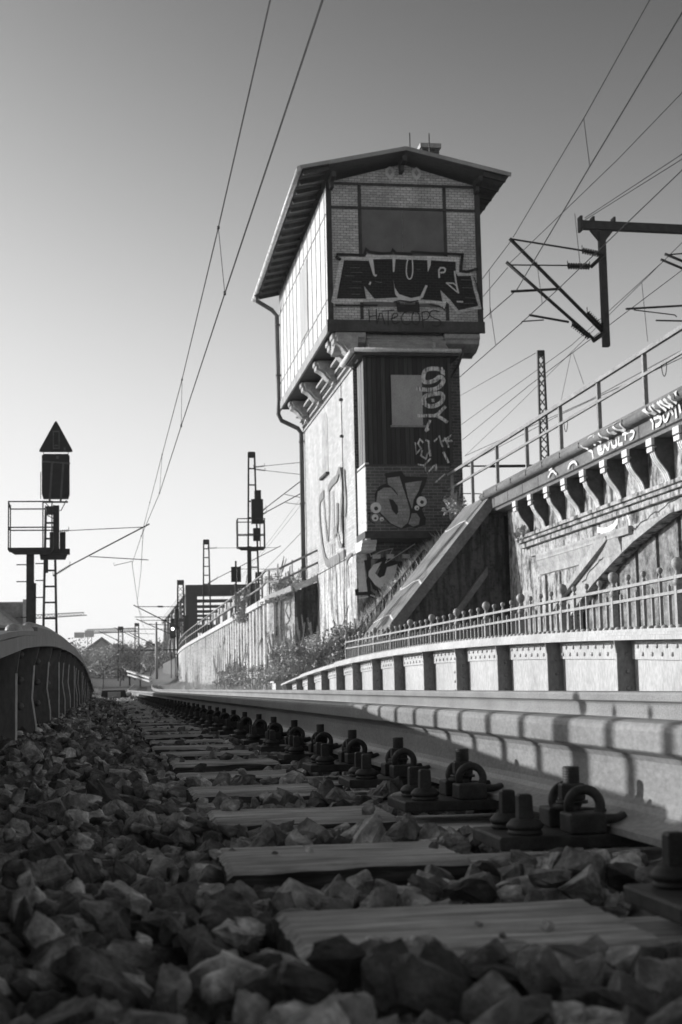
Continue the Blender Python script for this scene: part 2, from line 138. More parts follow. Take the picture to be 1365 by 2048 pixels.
X['brick_front'] = brick('pale facing brick', 'x', .19, .083, .48, .7, .13, .007, (.75, 1.05))
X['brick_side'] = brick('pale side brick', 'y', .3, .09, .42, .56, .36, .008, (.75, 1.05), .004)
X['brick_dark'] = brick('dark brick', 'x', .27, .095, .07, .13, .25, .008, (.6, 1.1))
X['brick_bay'] = brick('sunlit toned bay brick', 'y', .27, .095, .6, .72, .55, .006, (.75, 1.05))  # bay's sun-facing side: sunlight put into a paler brick colour
X['brick_stack'] = brick('stack brick', 'x', .22, .08, .06, .12, .2, .008)
X['plaster'] = mat('white plaster panel', .5, .68, scale=(1, 1, .4), sc=1.1, rough=.8, bump=.004, fine=12)
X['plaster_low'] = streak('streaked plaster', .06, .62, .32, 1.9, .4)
X['plaster_shade'] = streak('shade toned plaster', .08, .24, .15)  # darker plaster for the shaft front, its shade put into the colour
X['frame'] = mat('dark timber frame', .025, .06, scale=(3, 3, 1), sc=3, rough=.7, bump=.003)
X['frame_l'] = mat('weathered timber frame', .16, .4, scale=(2, 2, 1), sc=2, rough=.7, bump=.003)
X['rivet_l'] = mat('highlight toned rivet paint', .28, .45, sc=30, rough=.4, bump=0)  # rivet highlights painted as a lighter colour
X['corbel'] = mat('weathered corbel stone', .26, .5, sc=5, rough=.9, bump=.012, fine=28)
X['line'] = mat('grey panel joint', .22, .36, sc=3)
X['board'] = mat('grey panel board', .13, .18, sc=2, rough=.85, fine=60)
X['sheet'] = mat('grey sheet metal', .26, .42, scale=(1, 1, .5), sc=1.3, rough=.5, fine=50)
X['plank'] = wood('dark board cladding', 'x', .14, .016, .045)
X['plank_s'] = wood('streaked board cladding', 'y', .14, .02, .3)
X['roof'] = mat('roof tiles', .12, .2, scale=(1, 4, 1), sc=5, rough=.8, bump=.02)
X['zinc'] = mat('zinc gutter', .5, .68, sc=3, rough=.45, spec=.5)
X['zinc_d'] = mat('dark drain pipe', .07, .12, sc=3, rough=.5)
X['soffit'] = mat('soffit boards', .04, .09, scale=(1, 8, 1), sc=2, rough=.85)
X['stone'] = mat('carved stone', .5, .78, sc=3, rough=.85, bump=.01, fine=25)
X['stone_d'] = mat('grey stone', .28, .46, sc=3, rough=.85, bump=.01, fine=25)
X['facade'] = streak('weathered render', .035, .44, .25, 2.6, 1.3)
X['facade_pale'] = mat('pale render band', .24, .46, sc=2.4, rough=.85, bump=.008, fine=16)  # paler render tone for bands, mouldings and the blind window
X['stucco'] = mat('pitted stucco', .05, .36, sc=5, rough=.95, bump=.07, fine=16, mid=.2)
X['cornice'] = mat('cornice stone', .1, .21, scale=(1, .5, 1), sc=1.5, rough=.85, bump=.006, fine=16)
X['wing'] = mat('concrete coping', .12, .26, sc=1.6, rough=.9, bump=.012, fine=14)
X['wing_d'] = streak('shade toned concrete', .03, .12, .06)  # shade on camera-facing concrete put into the colour
X['handrail'] = mat('galvanised handrail', .18, .3, sc=2, rough=.6)
X['fence'] = mat('grey fence paint', .26, .38, sc=5, rough=.55, bump=.0005)
X['retain'] = streak('sheet pile paint', .2, .6, .48, 1.2, .25)
X['cap'] = mat('concrete cap', .4, .62, sc=2, rough=.85)
X['paint_w'] = mat('white spray paint', .6, .75, sc=6, rough=.7, bump=0)
X['paint_l'] = mat('pale grey spray paint', .6, .78, sc=6, rough=.7, bump=0)
X['paint_kb'] = brick('black spray on brick', 'x', .19, .083, .008, .016, .045, .006, (.8, 1.1), .003)
X['paint_lb'] = brick('pale spray on brick', 'x', .19, .083, .6, .76, .34, .006, (.8, 1.1), .003)
X['paint_gb'] = brick('grey spray on brick', 'x', .27, .095, .26, .36, .2, .007, (.75, 1.1), .003)
X['paint_ww'] = streak('white spray on boards', .03, .75, .5, 14, .9)
X['paint_k'] = mat('black spray paint', .006, .014, sc=4, rough=.65, bump=0)
X['paint_s'] = mat('thin black spray', .03, .055, sc=4, rough=.7, bump=0)
X['paint_g'] = mat('grey spray paint', .3, .44, scale=(1, 1, 6), sc=5, rough=.7, bump=0)
X['paint_m'] = mat('faded grey spray', .1, .26, sc=5, rough=.7, bump=0)
X['wire'] = mat('wire', .02, .04, sc=2, rough=.5, bump=0)
X['far_roof'] = mat('far roof', .18, .26, sc=.6, rough=.9, bump=0)
X['far_wall'] = mat('far wall', .4, .5, sc=.6, rough=.9, bump=0)
X['crane'] = mat('crane paint', .16, .22, sc=.6, rough=.7, bump=0)
X['hill'] = mat('far wood', .18, .4, sc=.25, rough=.95, bump=.3, fine=1.5)
X['lamp_on'] = emis('lit signal lamp', .8, 6)

for k_ in ('ballast', 'ballast_l'):        # every stone has its own tone
    t_ = X[k_].node_tree; b_ = t_.nodes['Principled BSDF']; src = b_.inputs['Base Color'].links[0].from_socket; g_ = t_.nodes.new('ShaderNodeNewGeometry')
    t_.links.new(_mulc(t_, src, _ramp(t_, g_.outputs['Random Per Island'], [(0, .22), (.6, .8), (1, 2.0)])), b_.inputs['Base Color'])
# ---------------------------------------------------------------- mesh helpers
rnd = random.Random(7)
class MB:
    def __init__(s): s.v = []; s.f = []; s.sm = []
    def add(s, vs, fs, smooth=False):
        o = len(s.v); s.v += [tuple(p) for p in vs]; s.f += [tuple(i+o for i in f) for f in fs]; s.sm += [smooth]*len(fs); return s
    def box(s, x0, x1, y0, y1, z0_, z1):
        return s.add([(x0,y0,z0_),(x1,y0,z0_),(x1,y1,z0_),(x0,y1,z0_),(x0,y0,z1),(x1,y0,z1),(x1,y1,z1),(x0,y1,z1)],
                     [(0,3,2,1),(4,5,6,7),(0,1,5,4),(1,2,6,5),(2,3,7,6),(3,0,4,7)])
    def bar(s, p, q, w, h=None, upv=(0, 0, 1)):
        h = h or w; p = Vector(p); q = Vector(q); d = (q-p).normalized(); u = Vector(upv)
        if abs(d.dot(u)) > .98: u = Vector((0, 1, 0))
        a = d.cross(u).normalized()*w/2; b = a.cross(d).normalized()*h/2
        vs = [p-a-b, p+a-b, p+a+b, p-a+b, q-a-b, q+a-b, q+a+b, q-a+b]
        return s.add(vs, [(0,1,2,3),(7,6,5,4),(0,4,5,1),(1,5,6,2),(2,6,7,3),(3,7,4,0)])
    def tube(s, pts, r, n=6, cap=True):
        pts = [Vector(p) for p in pts]; rs = r if isinstance(r, (list, tuple)) else [r]*len(pts); vs = []; prev = None
        for i, p in enumerate(pts):
            d = (pts[min(i+1, len(pts)-1)]-pts[max(i-1, 0)]).normalized()
            if prev is None:
                a = d.cross(Vector((0, 0, 1)) if abs(d.z) < .9 else Vector((1, 0, 0))).normalized()
            else: a = (prev-d*prev.dot(d)).normalized()
            prev = a; b = d.cross(a)
            for k in range(n):
                t = 2*math.pi*k/n; vs.append(p+(a*math.cos(t)+b*math.sin(t))*rs[i])
        fs = [(i*n+k, i*n+(k+1) % n, (i+1)*n+(k+1) % n, (i+1)*n+k) for i in range(len(pts)-1) for k in range(n)]
        s.add(vs, fs, n > 4)
        if cap:
            L = len(s.v); a0 = L-len(vs); s.f += [tuple(a0+k for k in range(n))[::-1], tuple(L-n+k for k in range(n))]; s.sm += [False, False]
        return s
    def lathe(s, c, prof, n=12, smooth=True):
        """prof: (r, z) from bottom to top around vertical axis at c"""
        vs = []
        for r, z in prof:
            for k in range(n):
                t = 2*math.pi*(k+.5)/n; vs.append((c[0]+r*math.cos(t), c[1]+r*math.sin(t), c[2]+z))
        fs = [(i*n+k, i*n+(k+1) % n, (i+1)*n+(k+1) % n, (i+1)*n+k) for i in range(len(prof)-1) for k in range(n)]
        s.add(vs, fs, smooth); L = len(s.v); a0 = L-len(vs)
        s.f += [tuple(a0+k for k in range(n))[::-1], tuple(L-n+k for k in range(n))]; s.sm += [False, False]; return s
    def prism(s, poly, plane, a, b):
        """closed 2D poly extruded; plane 'x': poly=(y,z) extruded x a..b ; 'y': poly=(x,z) ; 'z': poly=(x,y)"""
        def P(p, w): return (w, p[0], p[1]) if plane == 'x' else (p[0], w, p[1]) if plane == 'y' else (p[0], p[1], w)
        n = len(poly); vs = [P(p, a) for p in poly]+[P(p, b) for p in poly]
        tri = tessellate_polygon([[Vector((p[0], p[1], 0)) for p in poly]])
        fs = [tuple(t) for t in tri]+[tuple(i+n for i in t[::-1]) for t in tri]+[(i, (i+1) % n, (i+1) % n+n, i+n) for i in range(n)]
        return s.add(vs, fs)
    def dome(s, c, nrm, r, n=8):
        c = Vector(c); w = Vector(nrm).normalized(); a = w.orthogonal().normalized(); b = w.cross(a); vs = []
        for j, (rr, hh) in enumerate(((1, 0), (.92, .4), (.6, .72))):
            for k in range(n):
                t = 2*math.pi*k/n; vs.append(c+(a*math.cos(t)+b*math.sin(t))*r*rr+w*r*hh)
        vs.append(c+w*r*.85)
        fs = [(j*n+k, j*n+(k+1) % n, (j+1)*n+(k+1) % n, (j+1)*n+k) for j in range(2) for k in range(n)]+[(2*n+k, 2*n+(k+1) % n, 3*n) for k in range(n)]
        return s.add(vs, fs, True)
    def build(s, name, m, parent=None):
        me = bpy.data.meshes.new(name); off = Vector(parent['_o']) if parent is not None and '_o' in parent else Vector((0, 0, 0))
        V = s.v if off.length == 0 else [(x-off.x, y-off.y, z-off.z) for x, y, z in s.v]
        me.from_pydata(V, [], s.f); me.polygons.foreach_set('use_smooth', s.sm)
        bm = bmesh.new(); bm.from_mesh(me); bmesh.ops.recalc_face_normals(bm, faces=bm.faces); bm.to_mesh(me); bm.free()
        me.materials.append(m if not isinstance(m, str) else X[m]); o = bpy.data.objects.new(name, me); COL.objects.link(o)
        if parent is not None:
            o.parent = parent
            if '_o' in parent: o['_o'] = tuple(parent['_o'])
        return o
def bevel(o, w, seg=2):
    md = o.modifiers.new('bevel', 'BEVEL'); md.width = w; md.segments = seg; md.limit_method = 'ANGLE'; return o
def tag(o, label, cat=None, group=None, kind=None):
    if label: o['label'] = label
    if cat: o['category'] = cat
    if group: o['group'] = group
    if kind: o['kind'] = kind
    return o
def empty(name, loc, label, cat, group=None):
    o = bpy.data.objects.new(name, None); o.location = loc; o.empty_display_size = .1; COL.objects.link(o); o['_o'] = tuple(loc); return tag(o, label, cat, group)
def struct(o): o['kind'] = 'structure'; return o
def copy_tree(o, parent=None):
    c = o.copy(); COL.objects.link(c); c.parent = parent
    for ch in o.children: copy_tree(ch, c)
    return c
def strip(mb, pts, w, put, d0, step=.0004):
    """one mitred paint stroke as a thin raised band; put(u, v, depth) -> 3D"""
    n = len(pts); P = [Vector((p[0], p[1])) for p in pts]; L = []
    for i in range(n):
        a = (P[i]-P[i-1]).normalized() if i else None; b = (P[i+1]-P[i]).normalized() if i < n-1 else None
        if a is None: a = b
        if b is None: b = a
        t = a+b
        if t.length < .3: t = b
        t.normalize(); nn = Vector((-t.y, t.x)); k = min(1/max(abs(nn.dot(Vector((-b.y, b.x)))), .5), 1.6)
        e = P[i]
        if i == 0: e = e-b*w*.35
        if i == n-1: e = e+a*w*.35
        L.append((e+nn*w/2*k, e-nn*w/2*k))
    vs = []
    for i, (p, q) in enumerate(L):
        vs += [put(p.x, p.y, d0+i*step), put(q.x, q.y, d0+i*step)]
    mb.add(vs, [(2*i, 2*i+1, 2*i+3, 2*i+2) for i in range(n-1)])
def smooth_line(pts, it=2):
    for _ in range(it):
        if len(pts) < 3: return pts
        q = [pts[0]]
        for a, b in zip(pts[:-1], pts[1:]):
            q += [(a[0]*.75+b[0]*.25, a[1]*.75+b[1]*.25), (a[0]*.25+b[0]*.75, a[1]*.25+b[1]*.75)]
        pts = q+[pts[-1]]
    return pts
def fill(mb, poly, put, d):
    tri = tessellate_polygon([[Vector((p[0], p[1], 0)) for p in poly]]); mb.add([put(p[0], p[1], d) for p in poly], [tuple(t) for t in tri])
def disc(c, r, n=16): return [(c[0]+r*math.cos(2*math.pi*k/n), c[1]+r*math.sin(2*math.pi*k/n)) for k in range(n)]
def leaves(mb, pts, size, rg, flat=.5):
    for p in pts:
        a = Vector((rg.gauss(0, 1), rg.gauss(0, 1), rg.gauss(0, 1)*flat)).normalized(); b = a.orthogonal().normalized(); b = (b*math.cos(rg.random()*6)+a.cross(b)*math.sin(rg.random()*6))
        s_ = size*rg.uniform(.5, 1.3); p = Vector(p); mb.add([p-a*s_, p+b*s_*.45, p+a*s_, p-b*s_*.45], [(0, 1, 2, 3)])
# track alignment: straight over the bridge, then a right-hand curve and a gentle climb
def rise(y): return 0 if y < 65 else .0001*(y-65)**2 if y < 150 else .7225+.017*(y-150)
def trk(x, y):
    d = max(0, y-45); return (x+d*d/5200, y, rise(y))
# ---------------------------------------------------------------- ground
def gh(x, y):
    z = -.42+rise(y)
    if x > 4.6:
        a = min(1, (x-4.6)/2.6); b = min(1, max(0, (y-38)/4)); z += 1.5*a*a*b
    if x < -1.2 and y > 25: z += min(.5, (-1.2-x)*.12)*min(1, (y-25)/15)
    return z
def grid_axis(parts):
    o = []
    for a, b, st in parts:
        v = a
        while v < b-1e-6: o.append(v); v += st
    return o+[parts[-1][1]]
gx = grid_axis([(-500, -200, 100), (-200, -20, 20), (-20, 20, 1), (20, 200, 20), (200, 500, 100)]); gy = grid_axis([(-40, 0, 10), (0, 140, 2), (140, 400, 13), (400, 1000, 100)])
g = MB(); nx = len(gx)
g.add([(x, y, gh(x, y)+(rnd.uniform(-.05, .05) if abs(x) < 20 and 0 < y < 140 else 0)) for y in gy for x in gx], [(j*nx+i, j*nx+i+1, (j+1)*nx+i+1, (j+1)*nx+i) for j in range(len(gy)-1) for i in range(nx-1)], True)
struct(g.build('ground', 'soil'))
# ---------------------------------------------------------------- ballast
def stone_variants(n, npts, seed):
    out = []; rg = np.random.RandomState(seed)
    for k in range(n):
        bm = bmesh.new(); sc = np.array([1.05, rg.uniform(.55, .95), rg.uniform(.38, .7)])
        for i in range(npts):
            d = rg.uniform(-1, 1, 3); d /= max(np.abs(d).max(), .7*np.linalg.norm(d)); d *= rg.uniform(.9, 1.04); bm.verts.new(d*sc*.5)
        r = bmesh.ops.convex_hull(bm, input=bm.verts[:]); bmesh.ops.delete(bm, geom=[v for v in bm.verts if not v.link_faces], context='VERTS')
        bmesh.ops.dissolve_limit(bm, angle_limit=R(20), verts=bm.verts[:], edges=bm.edges[:]); bmesh.ops.triangulate(bm, faces=bm.faces[:])
        bmesh.ops.recalc_face_normals(bm, faces=bm.faces); bm.verts.index_update()
        out.append((np.array([v.co[:] for v in bm.verts]), np.array([[v.index for v in f.verts] for f in bm.faces]))); bm.free()
    return out
def rough_up(var, it, amp, seed):
    out = []
    for k, (v, f) in enumerate(var):
        bm = bmesh.new(); vs = [bm.verts.new(p) for p in v]
        seen = set()
        for t in f:
            key = tuple(sorted(int(i) for i in t))
            if key not in seen and len(set(key)) == 3: seen.add(key); bm.faces.new([vs[int(i)] for i in t])
        for j in range(it):
            bmesh.ops.subdivide_edges(bm, edges=bm.edges[:], cuts=1, use_grid_fill=True); bmesh.ops.triangulate(bm, faces=bm.faces[:])
            for q in bm.verts:
                n_ = noise.noise(q.co*(7+6*j)+Vector((k*9.1, seed, 0))); q.co += q.co.normalized()*n_*amp/(j+1)
        bm.verts.index_update(); out.append((np.array([q.co[:] for q in bm.verts]), np.array([[q.index for q in t.verts] for t in bm.faces]))); bm.free()
    return out
VAR_HI = stone_variants(26, 24, 3); VAR_NEAR = rough_up(VAR_HI, 2, .075, 1); VAR_HI = rough_up(VAR_HI, 1, .06, 2); VAR_LO = stone_variants(12, 12, 5)
def rotm(rg):
    q = rg.normal(size=4); q /= np.linalg.norm(q); w, x, y, z = q
    return np.array([[1-2*(y*y+z*z), 2*(x*y-z*w), 2*(x*z+y*w)], [2*(x*y+z*w), 1-2*(x*x+z*z), 2*(y*z-x*w)], [2*(x*z-y*w), 2*(y*z+x*w), 1-2*(x*x+y*y)]])
def stones(name, items, m, rg, hi):
    V = []; F_ = []; o = 0
    for (x, y, z, s_) in items:
        v, f = (VAR_NEAR if y < 3.2 else VAR_HI if hi(y) else VAR_LO)[rg.randint(26 if hi(y) else 12)]
        a_ = rg.uniform(0, 6.28); tl = rg.normal(size=2)*.38; ca_, sa_ = math.cos(a_), math.sin(a_); M3 = np.array([[ca_, -sa_, 0], [sa_, ca_, 0], [0, 0, 1.]]); M3 = np.array([[1, 0, tl[0]], [0, 1, tl[1]], [-tl[0], -tl[1], 1.]])@M3
        vv = v@(rotm(rg) if rg.rand() < .22 else M3).T*s_+np.array([x, y, z]); V.append(vv); F_.append(f+o); o += len(v)
    V = np.concatenate(V); F_ = np.concatenate(F_); me = bpy.data.meshes.new(name); me.vertices.add(len(V)); me.vertices.foreach_set('co', V.ravel())
    me.loops.add(len(F_)*3); me.loops.foreach_set('vertex_index', F_.ravel().astype(np.int32)); me.polygons.add(len(F_))
    me.polygons.foreach_set('loop_start', np.arange(0, len(F_)*3, 3, dtype=np.int32)); me.update(calc_edges=True); me.polygons.foreach_set('use_smooth', np.zeros(len(F_), dtype=bool)); me.validate()
    me.materials.append(X[m]); ob = bpy.data.objects.new(name, me); COL.objects.link(ob); return ob
S0, SD = 1.39, .634                       # sleeper positions along the track
def on_sleeper(x, y, mx=.0):
    if x < .17-mx or x > 2.8: return False
    k = (y-S0)/SD; return abs(k-round(k))*SD < .125+mx
def btop(x, y):
    return (-.188 if x < .1 else -.181-.012*max(0, min(1, (y-2.5)/1.5)))+.06*max(0, min(1, (.12-x)/.35))*max(.1, min(1, (y-1.6)/3))+.012*math.sin(x*9+y*5)+.01*math.sin(y*13-x*4)
rg = np.random.RandomState(11); items = []
def scatter(x0, x1, y0, y1, dens, smin, smax, layers=((0, 1),)):
    for dz, fr in layers:
        for _ in range(int((x1-x0)*(y1-y0)*dens*fr)):
            x = rg.uniform(x0, x1); y = rg.uniform(y0, y1); s_ = rg.uniform(smin, smax)
            if on_sleeper(x, y, s_*.42): continue
            items.append((x, y, btop(x, y)+dz-s_*.28+rg.uniform(-.008, .012), s_))
LAY = ((-.045, .8), (-.018, 1), (.002, .75))
scatter(-.45, 1.0, .75, 3.2, 820, .024, .060, LAY)
scatter(-.45, 1.0, 3.2, 8, 620, .028, .068, LAY[1:])
scatter(-.45, .9, 8, 18, 330, .04, .075, LAY[1:])
scatter(-.45, .9, 18, 33, 180, .045, .09, LAY[1:])
for _ in range(70):                      # a few stones lying on the sleepers
    y = S0+SD*rg.randint(0, 22)+rg.uniform(-.11, .11); x = rg.uniform(.2, .6)
    s_ = rg.uniform(.012, .04) if y > 2.3 else rg.uniform(.008, .016); items.append((x, y, -.166+s_*.25, s_))
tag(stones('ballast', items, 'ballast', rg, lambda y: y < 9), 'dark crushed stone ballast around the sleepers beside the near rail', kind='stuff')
items = []
for _ in range(9000):
    y = 33+55*rg.rand()**1.3; x = rg.uniform(-4.5, 3.2); px, py, pz = trk(x, y); s_ = rg.uniform(.06, .13)
    items.append((px, py, pz-.2-s_*.2-max(0, -1.4-x)*.09+rg.uniform(0, .02), s_))
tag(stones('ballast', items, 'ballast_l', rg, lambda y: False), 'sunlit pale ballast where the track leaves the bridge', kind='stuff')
bb = MB(); YB = [-.5, 33]+list(range(36, 130, 4)); vs = []
for y in YB:
    for x in (-.6, 3.6) if y < 34 else (-1.3, 4.0): vs.append(trk(x, y))
bb.add([(p[0], p[1], p[2]-.262) for p in vs], [(2*i, 2*i+1, 2*i+3, 2*i+2) for i in range(len(YB)-1)]); struct(bb.build('track_bed', 'soil'))
# ---------------------------------------------------------------- rails
half = [(.0625, -.149), (.0625, -.140), (.060, -.1385), (.040, -.1335), (.025, -.129), (.0165, -.1235), (.0115, -.116), (.009, -.107), (.008, -.095), (.0078, -.066), (.009, -.056), (.014, -.0485), (.031, -.0415), (.0335, -.039), (.0335, -.014), (.0325, -.008), (.029, -.0035), (.021, -.001), (.008, 0)]
PROF = half+[(-x, z) for x, z in half[::-1]]
def rail(xc, y0, y1, label, name='rail'):
    mb = MB(); ys = [y0]+[y for y in np.arange(math.ceil(y0), y1, 1.0 if y1 < 60 else 2.0) if y > y0+.3]+[y1]; n = len(PROF)
    vs = []
    for y in ys:
        p = trk(xc, y); ca = max(0, y-45)/2600
        for px, pz in PROF: vs.append((p[0]+px, p[1]-px*ca, p[2]+pz))
    fs = [(i*n+k, i*n+(k+1) % n, (i+1)*n+(k+1) % n, (i+1)*n+k) for i in range(len(ys)-1) for k in range(n)]
    mb.add(vs, fs, False); mb.f += [tuple(range(n)), tuple(len(vs)-n+k for k in range(n))]; mb.sm += [False]*2
    o = mb.build(name, 'rail'); return tag(o, label, 'rail', 'rails of the track')
RX0, RX1 = .72, 2.222
rail(RX0, -.6, 130, 'near steel rail striped with fence shadows, sweeping from the right edge into the distance')
rail(RX1, -.6, 130, 'far steel rail lying thin below the pale riveted girder')
# ---------------------------------------------------------------- sleepers
ORD = 'nearest second third fourth fifth sixth seventh eighth ninth tenth eleventh twelfth thirteenth fourteenth fifteenth'.split()
ND = {0: 'nearest, blurred', 1: 'second', 2: 'third'}
def sleeper_mesh(seed=0):
    mb = MB(); a = .125
    # weathered beam: grooved top, worn edges, adzed lower seat from x = .475 inwards
    xs = [.17+.008*i for i in range(4)]+[.2+.0125*i for i in range(22)]+[.478, .498]+[.52+.06*i for i in range(33)]+[2.5, 2.65, 2.8]; nc = 25; vs = []
    for i, x in enumerate(xs):
        for j in range(nc):
            y = -a+2*a*j/(nc-1); g_ = noise.noise(Vector((x*3.5+seed*7, y*75, seed))); g2 = noise.noise(Vector((x*9, y*14, seed+3)))
            z = (-.166 if x < .485 else -.186)-.0055*max(0, g_)-.002*abs(g2)
            e = min(j, nc-1-j); z -= (.006+.006*abs(noise.noise(Vector((x*12, y*2, seed))))) if e == 0 else .0012 if e == 1 else 0
            yy = y+(.006*noise.noise(Vector((x*10, y*9, seed+5))) if e == 0 else 0); xx = x+(.006*noise.noise(Vector((y*40, seed, 1))) if i == 0 else 0)
            vs.append((xx, yy, z-(.006 if i == 0 else 0)))
    n = len(xs); mb.add(vs, [(i*nc+j, (i+1)*nc+j, (i+1)*nc+j+1, i*nc+j+1) for i in range(n-1) for j in range(nc-1)])
    rim = [i*nc for i in range(n)]+[(n-1)*nc+j for j in range(1, nc)]+[i*nc+nc-1 for i in range(n-2, -1, -1)]+[j for j in range(nc-2, 0, -1)]
    m0 = len(mb.v); mb.v += [(mb.v[i][0], mb.v[i][1], -.315) for i in rim]; k = len(rim)
    for i in range(k): mb.f.append((rim[i], m0+i, m0+(i+1) % k, rim[(i+1) % k])); mb.sm.append(False)
    return mb
NS = 56
root = empty('sleeper', (0, S0, 0), 'x', 'sleeper', 'wooden sleepers under the track')
mb = sleeper_mesh(); root['_o'] = (0, 0, 0); o = mb.build('timber_beam', 'timber', root); SLM = [o.data]
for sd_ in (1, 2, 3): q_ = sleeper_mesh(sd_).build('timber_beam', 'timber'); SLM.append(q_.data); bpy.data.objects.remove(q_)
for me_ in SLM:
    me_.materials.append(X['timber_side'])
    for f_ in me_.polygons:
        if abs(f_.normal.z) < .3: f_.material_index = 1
del root['_o']
if '_o' in o: del o['_o']
for k in range(NS):
    c = root if k == 0 else copy_tree(root); y = S0+SD*k; p = trk(0, y); c.location = (rnd.uniform(-.012, .012), y, p[2]+rnd.uniform(-.003, .003))
    c.rotation_euler = (rnd.uniform(-.006, .006), rnd.uniform(-.003, .003), rnd.uniform(-.02, .02))
    for ch in c.children:
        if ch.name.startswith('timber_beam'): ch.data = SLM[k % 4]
    c.location.x += -.03 if k == 1 else 0
    c['label'] = ('nearest wooden sleeper, a broad blurred board at the bottom of the photo' if k == 0 else ORD[k]+' wooden sleeper counted from the blurred foreground board' if k < 15 else 'distant wooden sleeper past the fifteenth, a thin line among dark stones')
# ---------------------------------------------------------------- rail fastenings
def fastening():
    root = empty('rail_fastening', (0, 0, 0), 'x', 'fastening', 'rail fastenings along the near rail'); del root['_o']; zf = -.149
    pm = MB().box(-.215, .19, -.08, .08, zf-.018, zf); pm.box(-.118, -.068, -.078, -.024, zf, zf+.027); pm.box(-.118, -.068, .024, .078, zf, zf+.027)
    bevel(pm.build('base_plate', 'rusty', root), .003)
    for sy in (-.045, .045):
        m_ = MB().lathe((-.172, sy, zf), [(.023, 0), (.024, .004), (.021, .006), (.025, .009), (.025, .013), (.022, .016), (.019, .019), (.016, .021)], 16)
        m_.lathe((-.172, sy, zf), [(.0145, .020), (.0135, .050), (.011, .053)], 4, False); bevel(m_.build('lag_screw', 'rusty', root), .0015)
    cl = MB()
    for sg in (-1, 1):
        pts = [(-.088, sg*.010, zf+.030), (-.102, sg*.022, zf+.028)]; cx, cz, rr = -.088, zf+.036, .0205
        for k in range(13):
            t = R(205-k*24); pts.append((cx+rr*math.cos(t), sg*(.036+.0016*k), cz+rr*1.0*math.sin(t)))
        pts += [(-.062, sg*.062, zf+.018), (-.046, sg*.055, zf+.017), (-.034, sg*.040, zf+.019)]
        cl.tube(smooth_line3(pts), .0068, 8)
    cl.build('spring_clip', 'rusty', root)
    b = MB().lathe((-.092, 0, zf), [(.0115, 0), (.0115, .082), (.0105, .085)], 14)
    for k in range(5): b.lathe((-.092, 0, zf+.067+k*.0036), [(.0112, 0), (.0126, .0012), (.0112, .0024)], 14)
    b.build('bolt', 'rusty', root)
    n_ = MB().lathe((-.092, 0, zf), [(.0185, .040), (.019, .042), (.019, .060), (.0175, .062)], 6, False); n_.lathe((-.092, 0, zf), [(.022, .035), (.022, .039)], 16); n_.build('nut', 'rusty', root)
    return root
def smooth_line3(pts, it=1):
    P = [Vector(p) for p in pts]
    for _ in range(it):
        q = [P[0]]
        for a, b in zip(P[:-1], P[1:]): q += [a*.75+b*.25, a*.25+b*.75]
        P = q+[P[-1]]
    return P
fp = fastening()
for k in range(-1, 50):
    c = fp if k == -1 else copy_tree(fp); p = trk(RX0, S0+SD*k) if k >= 0 else trk(RX0, S0+SD*k)
    c.location = (p[0]+rnd.uniform(-.004, .004), p[1], p[2]); c.rotation_euler = (0, 0, rnd.uniform(-.03, .03)); j = k
    c['label'] = ('rusty fastening cut off by the right edge, only its screws showing' if k == 0 else 'rusty spring clip fastening nearest the camera, below the striped rail' if k == 1 else
                  ORD[k-1]+' rusty spring clip fastening from the camera on the near rail' if 1 < k < 16 else 'distant dark spring clip fastening in the row along the near rail')
    if k == -1: c['label'] = 'rusty spring clip fastening on the near rail beside the camera, outside the photo'
